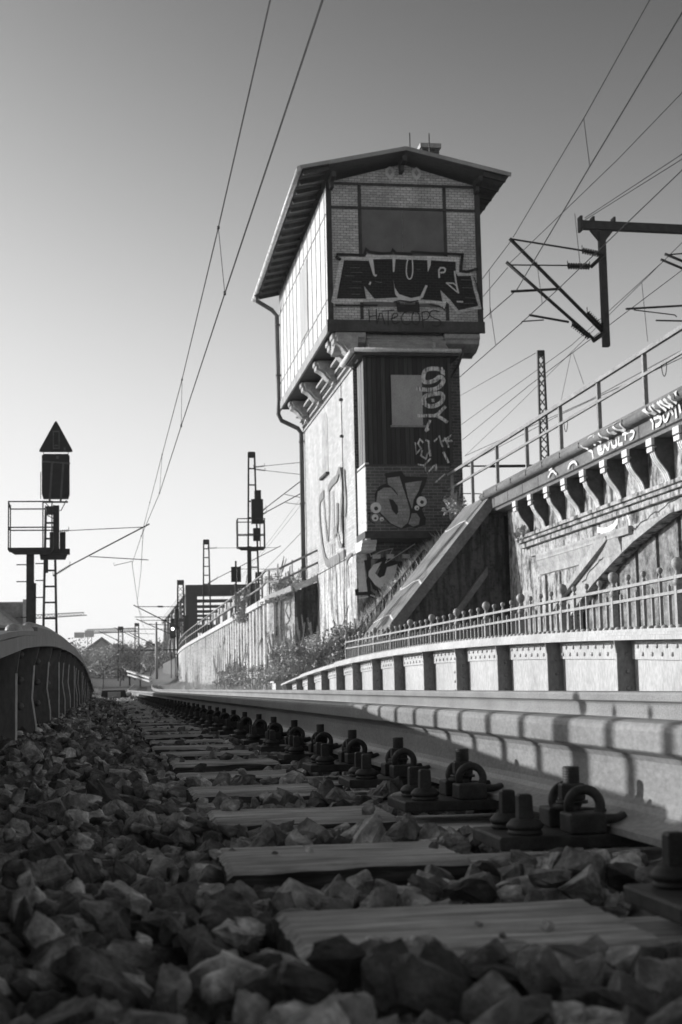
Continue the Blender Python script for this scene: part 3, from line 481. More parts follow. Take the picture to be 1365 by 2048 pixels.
# ---------------------------------------------------------------- bridge girders
def girder(xe, side, ys, under, label, y0, y1, matn, stiff_mat, rr, flange_t, panel):
    """xe: inner edge plane of the stiffeners; side=+1 web lies further right, -1 further left; under(y)=flange underside height"""
    root = empty('plate_girder', (xe, y0, -.4), label, 'girder', 'riveted girders of the rail bridge'); xw = xe+side*.12; t = .012
    yy = [y0+(y1-y0)*i/40 for i in range(41)]
    w = MB(); vs = []
    for y in yy: vs += [(xw, y, -.42), (xw, y, under(y)), (xw+side*.012, y, -.42), (xw+side*.012, y, under(y))]
    n = len(yy); w.add(vs, [(4*i, 4*i+1, 4*i+5, 4*i+4) for i in range(n-1)]+[(4*i+2, 4*i+6, 4*i+7, 4*i+3) for i in range(n-1)]+[(0, 2, 3, 1), (4*n-4, 4*n-3, 4*n-1, 4*n-2)])
    # flange angle strip on the web with two staggered rivet rows
    vs = []; q = xw-side*.016; d = .125
    for y in yy: vs += [(q, y, under(y)-d), (q, y, under(y)-.001), (xw-side*.001, y, under(y)-d), (xw-side*.001, y, under(y)-.001)]
    w.add(vs, [(4*i, 4*i+1, 4*i+5, 4*i+4) for i in range(n-1)]+[(4*i, 4*i+4, 4*i+6, 4*i+2) for i in range(n-1)])
    web = w.build('web', matn, root)
    rv = MB(); y = y0+.1; k = 0
    while y < y1-.05:
        dd = .04 if k % 2 else .09
        if under(y)-dd > -.35 and all(abs(y-s_) > .075 for s_ in ys): rv.dome((q, y, under(y)-dd), (-side, 0, 0), rr)
        y += .085; k += 1
    for i, s_ in enumerate(ys):
        if i in panel:        # riveted splice plate right behind this stiffener
            pa, pb = s_+.1, s_+.55; rv.box(min(q, xw)-.001, max(q, xw)+.001, pa, pb, -.4, under(s_)-d-.02)
            for a in range(4):
                for b in range(6):
                    if -.3+b*.09 < under(s_)-d-.05: rv.dome((q-side*.001, pa+.06+a*.11, -.34+b*.09+(a % 2)*.04), (-side, 0, 0), rr)
    rv.build('rivets', matn if side > 0 else 'rivet_l', root)
    # top flange: stacked cover plates
    plates = MB(); zt = 0
    for j, (a, b, th, wd) in enumerate(((y0, y1, flange_t, .16), (y0+(y1-y0)*.1, y1-(y1-y0)*.1, .018, .152), (y0+(y1-y0)*.24, y1-(y1-y0)*.24, .018, .144))):
        pv = []; m_ = 30
        for i in range(m_+1):
            y = a+(b-a)*i/m_; h = under(y)+zt
            xa = xe-side*(.02+(.16-wd)*-1*0)+side*(.16-wd); xb = xw+side*.16
            pv += [(xa, y, h), (xb, y, h), (xb, y, h+th), (xa, y, h+th)]
        plates.add(pv, [(4*i+c, 4*i+(c+1) % 4, 4*i+4+(c+1) % 4, 4*i+4+c) for i in range(m_) for c in range(4)]+[(0, 1, 2, 3), (4*m_, 4*m_+1, 4*m_+2, 4*m_+3)]); zt += th+.0005
    fl = plates.build('top_flange', matn, root)
    rt_ = MB(); y = y0+.15
    while y < y1-.1:
        if side < 0 and y < 5.5: y += .12; continue
        fr = (y-y0)/(y1-y0); top = under(y)+flange_t+(.0185 if .1 < fr < .9 else 0)+(.0185 if .24 < fr < .76 else 0)
        for dx in (.035, .21): rt_.dome((xe+side*dx, y, top), (0, 0, 1), rr*1.5)
        y += .12
    rt_.build('flange_rivets', matn if side > 0 else 'rivet_l', root)
    for i, s_ in enumerate(ys):
        h = under(s_)-.002; st = MB(); bow = .018 if side < 0 and i % 3 != 0 else 0
        pr = [(-.42, xe+side*.0), (h-.34, xe+side*.0), (h-.22, xe+side*(.0+bow)), (h-.08, xe+side*bow*.5), (h, xe-side*.012)]
        poly = [(x, z) for z, x in pr]+[(xw+side*.001, h), (xw+side*.001, -.42)]
        st.prism(poly, 'y', s_-.009, s_+.009); st.prism([(xw-side*.013, -.42), (xw-side*.013, h-.126), (xw-side*.07, h-.126), (xw-side*.07, -.42)], 'y', s_+.009, s_+.02)
        st.box(*sorted((xw-side*.014, xw-side*.026)), s_+.007, s_+.075, -.42, h-.005)
        for b in range(8):
            zz = -.34+b*.11
            if zz < h-.03:
                st.dome((xw-side*.05, s_-.009, zz), (0, -1, 0), rr*.95)
                st.dome((xw-side*.026, s_+.045, zz), (-side, 0, 0), rr*.9)
        sf = st.build('stiffener', stiff_mat, root); eg = MB(); rim = [(xe-side*.0015+side*(x_-xe if abs(x_-xe) > .001 else 0)*side, z_) for z_, x_ in pr[:-1]]
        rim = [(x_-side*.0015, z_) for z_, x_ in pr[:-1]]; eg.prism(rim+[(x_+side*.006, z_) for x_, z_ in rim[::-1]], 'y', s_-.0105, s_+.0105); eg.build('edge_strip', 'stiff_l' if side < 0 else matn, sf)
    return root
def under_r(y):
    return .375-.0019*(y-15.6)**2 if y > 3 else .073+.04*(y-3)*.5
UL = [(-.6, .04), (1, .055), (2.8, .082), (4, .132), (4.9, .184), (5.3, .202), (6.6, .245), (8.2, .29), (10.9, .33), (13.8, .35), (17.6, .34), (20.5, .28), (24.2, .174), (27.7, .064), (29.6, .0)]
def under_l(y):
    return float(np.mean([np.interp(y+d, [p[0] for p in UL], [p[1] for p in UL]) for d in (-.5, -.25, 0, .25, .5)]))
YR = [1.75, 3.27, 4.8, 6.32, 7.85]+[9.384, 10.952, 12.426, 13.963, 15.47, 17.124, 18.582, 20.131, 21.633, 23.201, 24.847, 26.374, 27.895]
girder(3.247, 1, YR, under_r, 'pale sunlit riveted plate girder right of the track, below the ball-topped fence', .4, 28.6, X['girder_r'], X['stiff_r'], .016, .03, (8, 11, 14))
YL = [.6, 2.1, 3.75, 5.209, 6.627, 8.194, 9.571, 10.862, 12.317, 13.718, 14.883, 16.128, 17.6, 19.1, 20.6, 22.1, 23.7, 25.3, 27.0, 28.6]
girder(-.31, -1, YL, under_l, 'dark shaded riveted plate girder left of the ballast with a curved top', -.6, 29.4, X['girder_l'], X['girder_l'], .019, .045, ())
# ---------------------------------------------------------------- ball fence
def fence(x, ystart, nbay, z0f, label, first_open=False):
    root = empty('fence', (x, ystart, z0f), label, 'fence', 'ornamental fences along the bridge'); B = 1.81; y1 = ystart+nbay*B
    root['_o'] = (0, 0, 0)
    for (z, w, h, nm) in ((.985, .055, .03, 'top_rail'), (.845, .05, .03, 'middle_rail'), (.22, .045, .02, 'bottom_rail')):
        MB().box(x-w/2, x+w/2, ystart-.05, y1+.05, z-h/2, z+h/2).build(nm, 'fence', root).location = (-x, -ystart, -z0f)
    pp = MB().box(-.03, .03, -.03, .03, z0f, .93)
    pp.lathe((0, 0, 0), [(.034, .90), (.045, .93), (.045, .95), (.03, .97), (.034, 1.0), (.024, 1.02), (.02, 1.045), (.034, 1.058), (.05, 1.085), (.056, 1.112), (.05, 1.14), (.034, 1.16), (.008, 1.17)], 14)
    post = pp.build('post', 'fence', root)
    tp = MB().box(-.015, .015, -.015, .015, .12, 1.02); tp.lathe((0, 0, 0), [(.014, 1.0), (.014, 1.02), (.02, 1.026), (.012, 1.032), (.012, 1.045), (.022, 1.055), (.03, 1.075), (.03, 1.085), (.022, 1.104), (.006, 1.11)], 10)
    tall = tp.build('picket', 'fence', root)
    sp = MB().box(-.014, .014, -.014, .014, .12, .915).lathe((0, 0, 0), [(.012, .905), (.009, .92), (.002, .935)], 6); short = sp.build('picket', 'fence', root)
    used = set()
    for k in range(nbay*8+1):
        src = post if k % 8 == 0 else tall if k % 2 == 0 else short
        o = src if src.name not in used else src.copy()
        if src.name in used: COL.objects.link(o); o.parent = root
        used.add(src.name); o.location = (0, k*B/8, -z0f)
    return root
fence(5.24, 11.52, 12, -.05, 'grey iron fence with ball-topped posts behind the pale girder')
fence(-2.5, -1.55, 6, -.05, 'iron fence left of the dark girder, outside the photo, casting the striped shadow')
for (x0, x1, nm) in ((3.56, 5.6, 'walkway'), (-2.9, -.62, 'walkway')):
    struct(MB().box(x0, x1, -4, 35, -.42, -.12).build('walkway', 'wing'))
# ---------------------------------------------------------------- signal tower
T = empty('signal_tower', (7.5, 45.2, .5), 'tall brick signal tower with overhanging upper storey and NUR graffiti', 'tower')
FY, FB = 44.1, 57.2          # upper storey front and back
SY, SB = 45.2, 57.2          # shaft front and back
XL, XR, SL, SR = 6.63, 11.4, 7.5, 10.9
def put_front(y): return lambda u, v, d: (u, y-d, v)
def put_left(x): return lambda u, v, d: (x-d, u, v)
# shaft: side walls of pale brick, front of dark brick, streaked plaster low down
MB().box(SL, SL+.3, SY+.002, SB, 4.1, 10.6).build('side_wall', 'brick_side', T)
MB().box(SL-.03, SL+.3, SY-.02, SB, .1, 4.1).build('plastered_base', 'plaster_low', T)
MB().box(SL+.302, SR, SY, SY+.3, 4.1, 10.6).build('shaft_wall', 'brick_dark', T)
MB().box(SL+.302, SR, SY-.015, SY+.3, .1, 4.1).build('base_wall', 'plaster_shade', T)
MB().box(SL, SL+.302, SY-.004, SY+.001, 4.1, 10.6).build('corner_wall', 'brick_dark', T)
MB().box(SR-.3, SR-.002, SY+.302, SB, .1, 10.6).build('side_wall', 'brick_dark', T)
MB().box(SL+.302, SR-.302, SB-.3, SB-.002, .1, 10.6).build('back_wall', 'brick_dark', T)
# slit window with arched head in the lit wall
sw = MB(); pts = [(50.75, 7.35), (52.15, 7.35), (52.15, 9.0)]+[(51.45+.7*math.cos(t), 9.0+.55*math.sin(t)) for t in np.linspace(0, math.pi, 9)][1:]
sw.prism(pts, 'x', SL-.012, SL+.02); w_ = sw.build('blind_window', 'facade_pale', T); MB().box(SL-.12, SL, 50.6, 52.3, 7.26, 7.34).build('sill', 'frame', w_)
# upper storey core
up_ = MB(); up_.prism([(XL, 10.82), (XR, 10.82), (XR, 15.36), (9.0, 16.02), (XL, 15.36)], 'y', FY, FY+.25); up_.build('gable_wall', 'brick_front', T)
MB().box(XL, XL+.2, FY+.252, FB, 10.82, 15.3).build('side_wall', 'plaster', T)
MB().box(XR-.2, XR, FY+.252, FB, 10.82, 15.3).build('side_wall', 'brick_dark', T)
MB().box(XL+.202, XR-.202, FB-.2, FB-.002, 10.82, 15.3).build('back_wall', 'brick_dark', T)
MB().box(XL+.02, XR-.02, FY+.27, FB-.02, 10.72, 10.82).build('floor', 'soffit', T)
fr = MB(); p = .035
fr.box(XL-p, XL+.13, FY-p, FY-.001, 10.82, 15.42); fr.box(XR-.13, XR+p, FY-p, FY-.001, 10.82, 15.42)
for z, h in ((15.345, .085), (14.59, .085)): fr.box(XL+.13, XR-.13, FY-.03, FY-.001, z-h/2, z+h/2)
for x in (7.64, 10.31): fr.box(x-.05, x+.05, FY-.028, FY-.001, 11.09, 14.545); fr.box(x-.05, x+.05, FY-.028, FY-.001, 14.635, 15.30)
fr.build('timber_frame', 'frame', T)
sill = MB().box(XL-.07, XR+.07, FY-.07, FY-.001, 10.70, 11.06); bevel(sill.build('sill_beam', 'soffit', T), .01)
MB().box(XL-.07, XL-.001, FY, FB, 10.66, 10.98).build('side_sill_beam', 'frame_l', T)
fl = MB()
for z, h in ((14.45, .03), (11.75, .03)): fl.box(XL-.022, XL-.001, FY, FB, z-h/2, z+h/2)
for i in range(13): y = FY+.55+i*1.02; fl.box(XL-.02, XL-.001, y-.022, y+.022, 10.98, 15.3)
fl.box(XL-.03, XL-.001, FY, FY+.1, 10.98, 15.3)
fl.build('panel_battens', 'line', T)
MB().box(XL-.035, XL-.002, 48.75, 50.7, 11.85, 14.3).build('window_shutter', 'sheet', T)
bd = MB(); bd.box(7.692, 8.96, FY-.018, FY-.001, 11.5, 14.54); bd.box(8.975, 10.258, FY-.018, FY-.001, 11.5, 14.54)
wp = bd.build('boarded_window', 'board', T); nl = MB()
for i in range(40): nl.box(7.72+i*.064, 7.735+i*.064, FY-.022, FY-.018, 14.505, 14.52)
nl.build('nails', 'handrail', wp)
for x in (8.615, 9.45):
    d_ = MB().prism([(x-.14, 15.84), (x, 15.94), (x+.14, 15.84), (x+.14, 15.66), (x, 15.50), (x-.14, 15.66)], 'y', FY-.03, FY-.001); q = d_.build('diamond_ornament', 'paint_w', T)
    MB().prism([(x-.07, 15.75), (x, 15.86), (x+.07, 15.75), (x, 15.64)], 'y', FY-.045, FY-.031).build('inlay', 'stone_d', q)
# roof
rf = MB(); ef, eb = 43.3, 57.9; ap = 8.98
for (xa, za, xb, zb) in ((5.75, 15.50, ap, 16.2), (12.2, 15.48, ap, 16.2)):
    v = []
    for y, dz in ((ef, 0), (eb, -.25)):
        v += [(xa, y, za+dz), (xb, y, zb+dz), (xb, y, zb+dz+.1), (xa, y, za+dz+.1)]
    rf.add(v, [(0, 1, 2, 3), (7, 6, 5, 4), (0, 4, 5, 1), (1, 5, 6, 2), (2, 6, 7, 3), (3, 7, 4, 0)])
roof = rf.build('roof', 'roof', T)
vb = MB()
for (xa, za, xb, zb) in ((5.72, 15.53, ap, 16.235), (12.25, 15.51, ap, 16.235)): vb.bar((xa, ef-.02, za), (xb, ef-.02, zb), .05, .12)
vb.build('verge_board', 'sheet', roof)
for i in range(17):
    y = ef+.15+i*.86; dz = -.25*(y-ef)/(eb-ef)
    MB().bar((5.82, y, 15.42+dz), (6.6, y, 15.6+dz), .12, .16).build('rafter', 'frame', roof); MB().bar((12.12, y, 15.4+dz), (11.42, y, 15.56+dz), .12, .16).build('rafter', 'frame', roof)
for x, z in ((6.75, 15.33), (8.95, 15.9), (11.3, 15.33)): MB().bar((x, 43.35, z+.06), (x, 44.1, z+.06), .13, .17).bar((x, 43.75, z-.12), (x, 44.09, z-.12), .11, .18).build('purlin_end', 'frame', roof)
so_ = MB()
for i in range(60):
    y0 = ef+.05+i*.24; dz = -.25*(y0-ef)/(eb-ef); so_.bar((5.8, y0, 15.485+dz), (6.6, y0, 15.655+dz), .19, .03); 
so_.build('eave_tiles', 'soffit', roof)
gt = MB(); gt.tube([(5.69, ef-.03, 15.5), (5.69, eb, 15.25)], .085, 10)
for i in range(15): y = ef+.3+i*1.0; gt.tube([(5.69, y, 15.5-.25*(y-ef)/14.6), (5.69, y+.04, 15.5-.25*(y-ef)/14.6)], .097, 10)
gt.build('gutter', 'zinc', roof)
dp = MB(); dp.tube([(5.69, 56.9, 15.2), (5.72, 56.9, 14.95), (6.3, 56.95, 14.62), (6.5, 57.0, 14.4), (6.52, 57.0, 11.0), (6.5, 57.0, 10.5), (6.62, 57.0, 10.25), (7.25, 57.0, 9.95), (7.38, 57.0, 9.75), (7.38, 57.0, .6)], .085, 10)
for z in (14.0, 12.0, 9.4, 7.0, 4.5, 2.0): dp.tube([(6.52 if z > 11 else 7.38, 57.0, z), (6.52 if z > 11 else 7.38, 57.0, z+.06)], .11, 10)
dp.build('downpipe', 'zinc_d', T)
ch = MB().box(10.22, 10.8, 46.7, 47.3, 15.8, 17.55); cst = ch.build('chimney', 'brick_stack', roof); MB().box(10.16, 10.86, 46.64, 47.36, 17.55, 17.7).build('chimney_cap', 'stone_d', roof)
for x in (9.36, 9.98): MB().tube([(x, 44.5, 16.2), (x, 44.5, 17.2)], .02, 5).build('lightning_rod', 'steel_dark', roof)
lc = MB().tube([(7.46, 47.4, 10.1), (7.46, 47.3, 6.6), (7.42, 47.4, 1.7)], .014, 4); lc.tube([(7.44, 47.3, 7.0), (7.44, 47.35, 4.4)], .035, 6)
for z in (9.2, 8.0): lc.box(7.4, 7.48, 47.3, 47.5, z, z+.07)
lc.build('conductor_cable', 'frame', T)
cj = MB().box(7.462, 7.471, 45.2, 57, 3.99, 4.03); cj.build('plaster_joint', 'frame', T)
# corbels under the overhang on the lit side
cb = [(0, 0), (-.86, 0), (-.86, -.16), (-.80, -.18), (-.80, -.30), (-.66, -.36), (-.55, -.44), (-.44, -.58), (-.34, -.68), (-.2, -.70), (-.2, -.78), (-.06, -.80), (0, -.9)]
for i, y in enumerate((44.15, 45.1, 48.1, 51.6, 55.1)):
    w = .5 if i else .5
    mb = MB().prism([(SL+x*.92, 10.66+z*.95) for x, z in cb], 'y', y, y+w); mb.prism([(SL+x*.80, 10.66+z*.86) for x, z in cb], 'y', y-.09, y-.002)
    bevel(mb.build('corbel', 'corbel', T), .015)
fz = MB()
for z0_, z1_, d in ((10.0, 10.08, .07), (9.78, 9.86, .05), (10.2, 10.27, .16), (10.38, 10.46, .3)): fz.box(SL-d, SL-.001, 45.2, 57.2, z0_, z1_)
fz.build('string_course', 'corbel', T)
fz = MB(); y = 45.7
while y < 57: fz.box(SL-.10, SL-.001, y, y+.1, 10.09, 10.19); fz.box(SL-.05, SL-.001, y, y+.1, 9.87, 9.99); y += .2
fz.build('dentils', 'frame', T)
# stone consoles and tiled skirt on the front
cf = [(0, 0), (-1.1, 0), (-1.1, -.16), (-1.04, -.2), (-1.0, -.32), (-.8, -.42), (-.55, -.52), (-.1, -.55), (0, -.6)]
for xa, xb in ((6.82, 7.75), (10.2, 11.32)):
    mb = MB().prism([(SY+y, 10.69+z*.92) for y, z in cf], 'x', xa, xb); bevel(mb.build('console', 'stone_d', T), .02)
sk = MB()
for r_ in range(5):
    for i in range(13):
        xa = 7.78+i*.185+(.09 if r_ % 2 else 0)
        if xa+.17 < 10.2: sk.add([(xa, 43.52+r_*.15, 10.08+r_*.115), (xa+.175, 43.52+r_*.15, 10.08+r_*.115), (xa+.175, 43.73+r_*.15, 10.22+r_*.115), (xa, 43.73+r_*.15, 10.22+r_*.115), (xa, 43.52+r_*.15, 10.05+r_*.115), (xa+.175, 43.52+r_*.15, 10.05+r_*.115)], [(0, 1, 2, 3), (4, 5, 1, 0)])
sk.prism([(43.55, 10.04), (44.4, 10.64), (45.19, 10.64), (45.19, 10.04)], 'x', 7.77, 10.19); sk.build('tiled_skirt', 'stone_d', T)
MB().tube([(9.75, 43.6, 10.0), (9.75, 43.6, 10.32)], .05, 8).lathe((9.75, 43.6, 10.3), [(.07, 0), (.07, .03), (.02, .05)], 8).build('vent_pipe', 'sheet', T)
g2 = MB().tube([(7.28, 43.45, 10.0), (10.55, 43.45, 10.0)], .065, 8); g2.tube([(7.22, 43.5, 9.98), (7.22, 45.6, 9.98)], .085, 8)
for x in (7.9, 8.6, 9.3, 10.0): g2.tube([(x, 43.45, 10), (x+.03, 43.45, 10)], .074, 8)
g2.build('skirt_gutter', 'zinc', T)
MB().tube([(10.6, 43.5, 9.95), (10.62, 44.2, 9.7), (10.5, 45.0, 9.4), (10.45, 45.12, 9.0), (10.45, 45.12, 4.6)], .04, 6).build('downpipe', 'zinc_d', T)
MB().box(7.3, 10.5, 43.5, 45.19, 9.86, 9.96).build('skirt_soffit', 'frame', T)
# boarded annex, sheeted window, brick bay
ax = MB().box(7.62, 10.22, 43.8, 43.9, 6.55, 9.86); an = ax.build('annex', 'plank', T)
MB().box(7.62, 7.7, 43.902, 45.19, 6.55, 9.86).build('annex_side', 'plank_s', T); MB().box(10.14, 10.22, 43.902, 45.19, 6.55, 9.86).build('annex_side', 'plank', T)
MB().box(7.58, 7.66, 43.76, 43.80, 6.6, 9.86).build('corner_board', 'frame', T); MB().box(10.18, 10.27, 43.76, 43.8, 6.6, 9.86).build('corner_board', 'frame', T)
ws = MB().box(8.43, 9.38, 43.775, 43.799, 7.77, 9.31); wso = ws.build('sheet_covered_window', 'sheet', T); MB().box(8.38, 9.46, 43.72, 43.8, 7.7, 7.76).build('sill', 'handrail', wso)
by = MB().box(7.562, 10.12, 43.6, 43.72, 4.55, 6.5); by.build('bay_wall', 'brick_dark', T)
MB().box(7.56, 7.68, 43.722, 45.19, 4.3, 6.62).build('bay_side', 'brick_bay', T); MB().box(10.0, 10.12, 43.722, 45.19, 4.55, 6.5).build('bay_side', 'brick_dark', T)
MB().box(7.54, 10.14, 43.58, 45.19, 6.502, 6.548).build('bay_ledge', 'frame', T)
MB().box(7.5, 10.2, 43.62, 45.18, 4.35, 4.548).build('bay_floor', 'steel_dark', T)
bs = MB()
for i, (d, z) in enumerate(((.0, 4.22), (.12, 4.12), (.24, 4.02))): bs.box(7.46, 7.9, 43.9+d, 45.18, z, z+.1)
bs.build('bay_bracket', 'stone', T)
for x in (7.98, 8.4, 8.9): MB().box(x, x+.22, 45.0, 45.184, 3.86, 3.98).build('dentil_block', 'stone', T)
# paint on the tower
gb = MB(); fill(gb, DATA['nur_light'], put_front(FY), .040); g1_ = gb.build('graffiti_outline', 'paint_lb', T); g1_['label'] = 'pale outline of the NUR graffiti'
gb = MB(); fill(gb, DATA['nur_black'], put_front(FY), .046); g1_ = gb.build('graffiti_letters', 'paint_kb', T); g1_['label'] = 'black NUR letters'
gb = MB()
for p in DATA['nur_wedges']: fill(gb, p, put_front(FY), .050)
for p, w in DATA['nur_lines']: strip(gb, smooth_line(p, 1), w, put_front(FY), .052)
gb.build('graffiti_highlights', 'paint_l', T)
gb = MB(); i = 0
for p, w in DATA['nur_dark']: strip(gb, p, w, put_front(FY), .056+.0012*i, .0001); i += 1
for p, w in DATA['hate']: strip(gb, smooth_line(p, 1), w, put_front(FY), .072+.0012*i, .0001); i += 1
g1_ = gb.build('graffiti_shadow_lines', 'paint_k', T); g1_['label'] = 'black spray lines and the scrawl HATE COPS'
gb = MB()
for p, w in DATA['nur_ghost']: strip(gb, p, w, put_front(FY), .048)
gb.build('graffiti_scratches', 'paint_m', T)
gb = MB(); i = 0
for p, w in DATA['yos']:
    strip(gb, smooth_line(p, 1), w, put_front(43.8), .028+.002*i, .0002); i += 1
for p, w in DATA['wtag']: strip(gb, p, w, put_front(43.8), .028+.002*i, .0002); i += 1
for p, w in DATA['ktag']: strip(gb, p, w*.8, put_front(43.6), .01+.002*i, .0002); i += 1
gb.build('graffiti_white', 'paint_ww', T)
gb = MB(); fill(gb, DATA['d_dark'], put_front(43.6), .006); gb.build('graffiti_shadow', 'paint_k', T)
gb = MB()
for p in DATA['d_grey']: fill(gb, p, put_front(43.6), .010)
gb.build('graffiti_letters', 'paint_gb', T)
gb = MB(); fill(gb, DATA['d_hole'], put_front(43.6), .014)
for k, (p, w) in enumerate(DATA['d_lines']): strip(gb, smooth_line(p, 1), w, put_front(43.6), .016+.002*k, .0001)
gb.build('graffiti_lines', 'paint_k', T)
gb = MB(); gc = MB()
for c, r in DATA['d_eyes']: fill(gb, disc(c, r), put_front(43.6), .024); fill(gc, disc((c[0]+.01, c[1]-.02), r*.38, 10), put_front(43.6), .028)
gb.build('graffiti_eyes', 'paint_w', T); gc.build('graffiti_pupils', 'paint_s', T)
gb = MB()
for k, (p, w) in enumerate(DATA['uh']): strip(gb, smooth_line(p, 1), w*.6, put_left(SL), .034+.003*k, .0002)
gb.build('graffiti_faded_letters', 'paint_m', T)
gb = MB()
for k, (p, w) in enumerate(DATA['k_dark']): strip(gb, p, w, put_front(SY), .018+.003*k, .0002)
gb.build('graffiti_shadow', 'paint_k', T); gb = MB()
for p in DATA['k_grey']: fill(gb, p, put_front(SY), .034)
for k, (p, w) in enumerate(zip(DATA['k_line'], [.035]*9)): strip(gb, p[0] if False else p[0], w, put_front(SY), .038+.002*k, .0002)
gb.build('graffiti_letters', 'paint_l', T)
# ---------------------------------------------------------------- railway viaduct on the right
V = empty('viaduct', (10.1, 20, -.4), 'weathered viaduct wall with curved brackets, moulded cornice and a big arch', 'viaduct')
fx = 10.5; y0, y1 = 14, 38.55
MB().box(10.72, 22, y0, 45.1, 4.55, 5.1).build('deck', 'wing_d', V)
MB().box(10.96, 22, 45.15, 70, -.4, 5.1).build('deck_fill', 'wing_d', V)
c_ = MB()
pr = [(10.9, 5.16), (9.98, 5.16), (9.98, 5.10)]+[(9.93+.11*(1-math.cos(t))-.06, 4.99-.10*math.sin(t)-.0) for t in np.linspace(-math.pi/2, math.pi/2, 9)]+[(10.06, 4.87), (10.06, 4.62), (10.12, 4.6), (10.14, 4.54), (10.9, 4.54)]
c_.prism([(x, z) for x, z in pr], 'y', y0, y1+.6); bevel(c_.build('cornice', 'cornice', V), .006, 1)
j_ = MB(); y = y0+.8
while y < y1: j_.box(10.052, 10.064, y, y+.02, 4.62, 4.87); j_.box(9.862, 9.88, y+.4, y+.415, 4.93, 5.06); y += 1.38
j_.build('cornice_joints', 'frame', V)
wl = MB()      # wall face above the arch and beside it
aL = [p for p in DATA['arch']]
arch = [(y, z) for y, z in aL]; arch.sort()
# extend the arch ring nearer than the picture edge: crown then down again
near = [(y0, 3.28), (18.5, 3.33), (22.5, 3.28)]; ring = near+[a for a in arch if a[0] > 24.6]
low = ring+[(ring[-1][0]+.5, -.4), (y1, -.4), (y1, 4.54), (y0, 4.54)]
wl.prism(low, 'x', fx, fx+.22); wl.build('wall', 'facade', V)
MB().box(10.95, 11.2, y0, y1, -.4, 4.5).build('arch_back_wall', 'stucco', V)
pi_ = MB(); y = y0+1.2
while y < 33: pi_.box(10.74, 10.949, y, y+1.02, -.4, 3.6); y += 1.2
pi_.build('pilasters', 'stucco', V)
ex = MB(); ex2 = [(a, b) for a, b in ring]; of = []
for i, (a, b) in enumerate(ex2):
    q0 = Vector(ex2[max(i-1, 0)]); q1 = Vector(ex2[min(i+1, len(ex2)-1)]); t = (q1-q0).normalized(); of.append((a-t.y*.42, b+t.x*.42))
ex.prism(ex2+of[::-1], 'x', fx-.045, fx-.001); ex.build('arch_ring', 'facade_pale', V)
js = MB(); jp = DATA['joint']
rj = random.Random(4); q = []
for a, b in zip(jp[:-1], jp[1:]):
    for i in range(6): t = i/6; q.append((a[0]+(b[0]-a[0])*t+rj.uniform(-.05, .05), a[1]+(b[1]-a[1])*t+rj.uniform(-.03, .03)))
strip(js, q, .03, put_left(fx), .05, .0001); js.build('crack', 'paint_k', V)
st = MB(); st.prism(DATA['strut'], 'x', fx-.16, fx-.046); st.build('inclined_moulding', 'facade_pale', V)
bm_ = MB(); bm_.box(fx-.14, fx-.002, 28.9, 35.6, 2.96, 3.12); bm_.prism([(fx-.003, 2.955), (fx-.13, 2.955), (fx-.08, 2.80), (fx-.05, 2.62), (fx-.003, 2.60)], 'y', 29.6, 35.6); bm_.build('panel_moulding', 'facade_pale', V)
pn = MB().box(fx-.06, fx-.002, 35.15, 35.75, -.3, 2.59).box(fx-.05, fx-.002, 34.0, 34.6, -.3, 2.595); pn.build('pilasters', 'facade', V)
md = MB()
for z0_, z1_, d in ((3.58, 3.66, .3), (3.5, 3.575, .24), (3.38, 3.495, .16)): md.box(fx-d, fx-.002, y0, 36.9, z0_, z1_)
md.box(fx-.05, fx-.002, y0, 36.4, 3.13, 3.375); bevel(md.build('string_course', 'facade', V), .008, 1)
S = [(0, 0), (-.02, -.10), (.02, -.14), (.0, -.22), (.03, -.32), (.09, -.42), (.17, -.52), (.24, -.62), (.28, -.74), (.29, -.86)]
S = [(x*1.0, z) for x, z in S]
for i, yb in enumerate([36.35-1.372*k for k in range(16)]):
    mb = MB(); bo = MB(); xo = fx-.37
    for j, (a, b, dx) in enumerate(((-.14, .14, .012), (-.12, -.06, 0), (-.03, .03, 0), (.06, .12, 0))):
        poly = [(xo+x+dx, 4.50+z) for x, z in S]+[(fx-.001, 3.665), (fx-.001, 4.50)]
        bo.prism(poly, 'y', yb+a, yb+b) if j == 0 else mb.prism([(xo+x-.012, 4.50+z) for x, z in S[3:]]+[(xo+x+.02, 4.5+z) for x, z in S[3:][::-1]], 'y', yb+a, yb+b)
    bo.box(xo-.01, fx-.002, yb-.13, yb+.13, 4.40, 4.535); mb.box(xo-.07, xo-.011, yb-.15, yb+.15, 4.40, 4.535); mb.box(xo-.06, xo-.012, yb-.14, yb+.14, 4.28, 4.37)
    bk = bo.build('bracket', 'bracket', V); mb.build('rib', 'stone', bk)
gb = MB()
for k, (p, w) in enumerate(DATA['corn']): strip(gb, smooth_line(p, 1), w, put_left(10.06), .006+.002*k, .0002)
for k, (p, w) in enumerate(DATA['corn2']):
    # letters sprayed over the round moulding follow its curve
    def pc(u, v, d):
        t = max(-1, min(1, (4.99-v)/.10)); return (9.87+.11*(1-math.sqrt(max(0, 1-t*t)))-.012-d, u, v)
    strip(gb, smooth_line(p, 2), w*.9, pc, .002*k, .0001)
for k, (p, w) in enumerate(DATA['splash']): strip(gb, smooth_line(p, 1), w, put_left(fx), .055+.002*k, .0001)
g_ = gb.build('graffiti_white', 'paint_w', V); g_['label'] = 'white scrawled letters along the cornice'
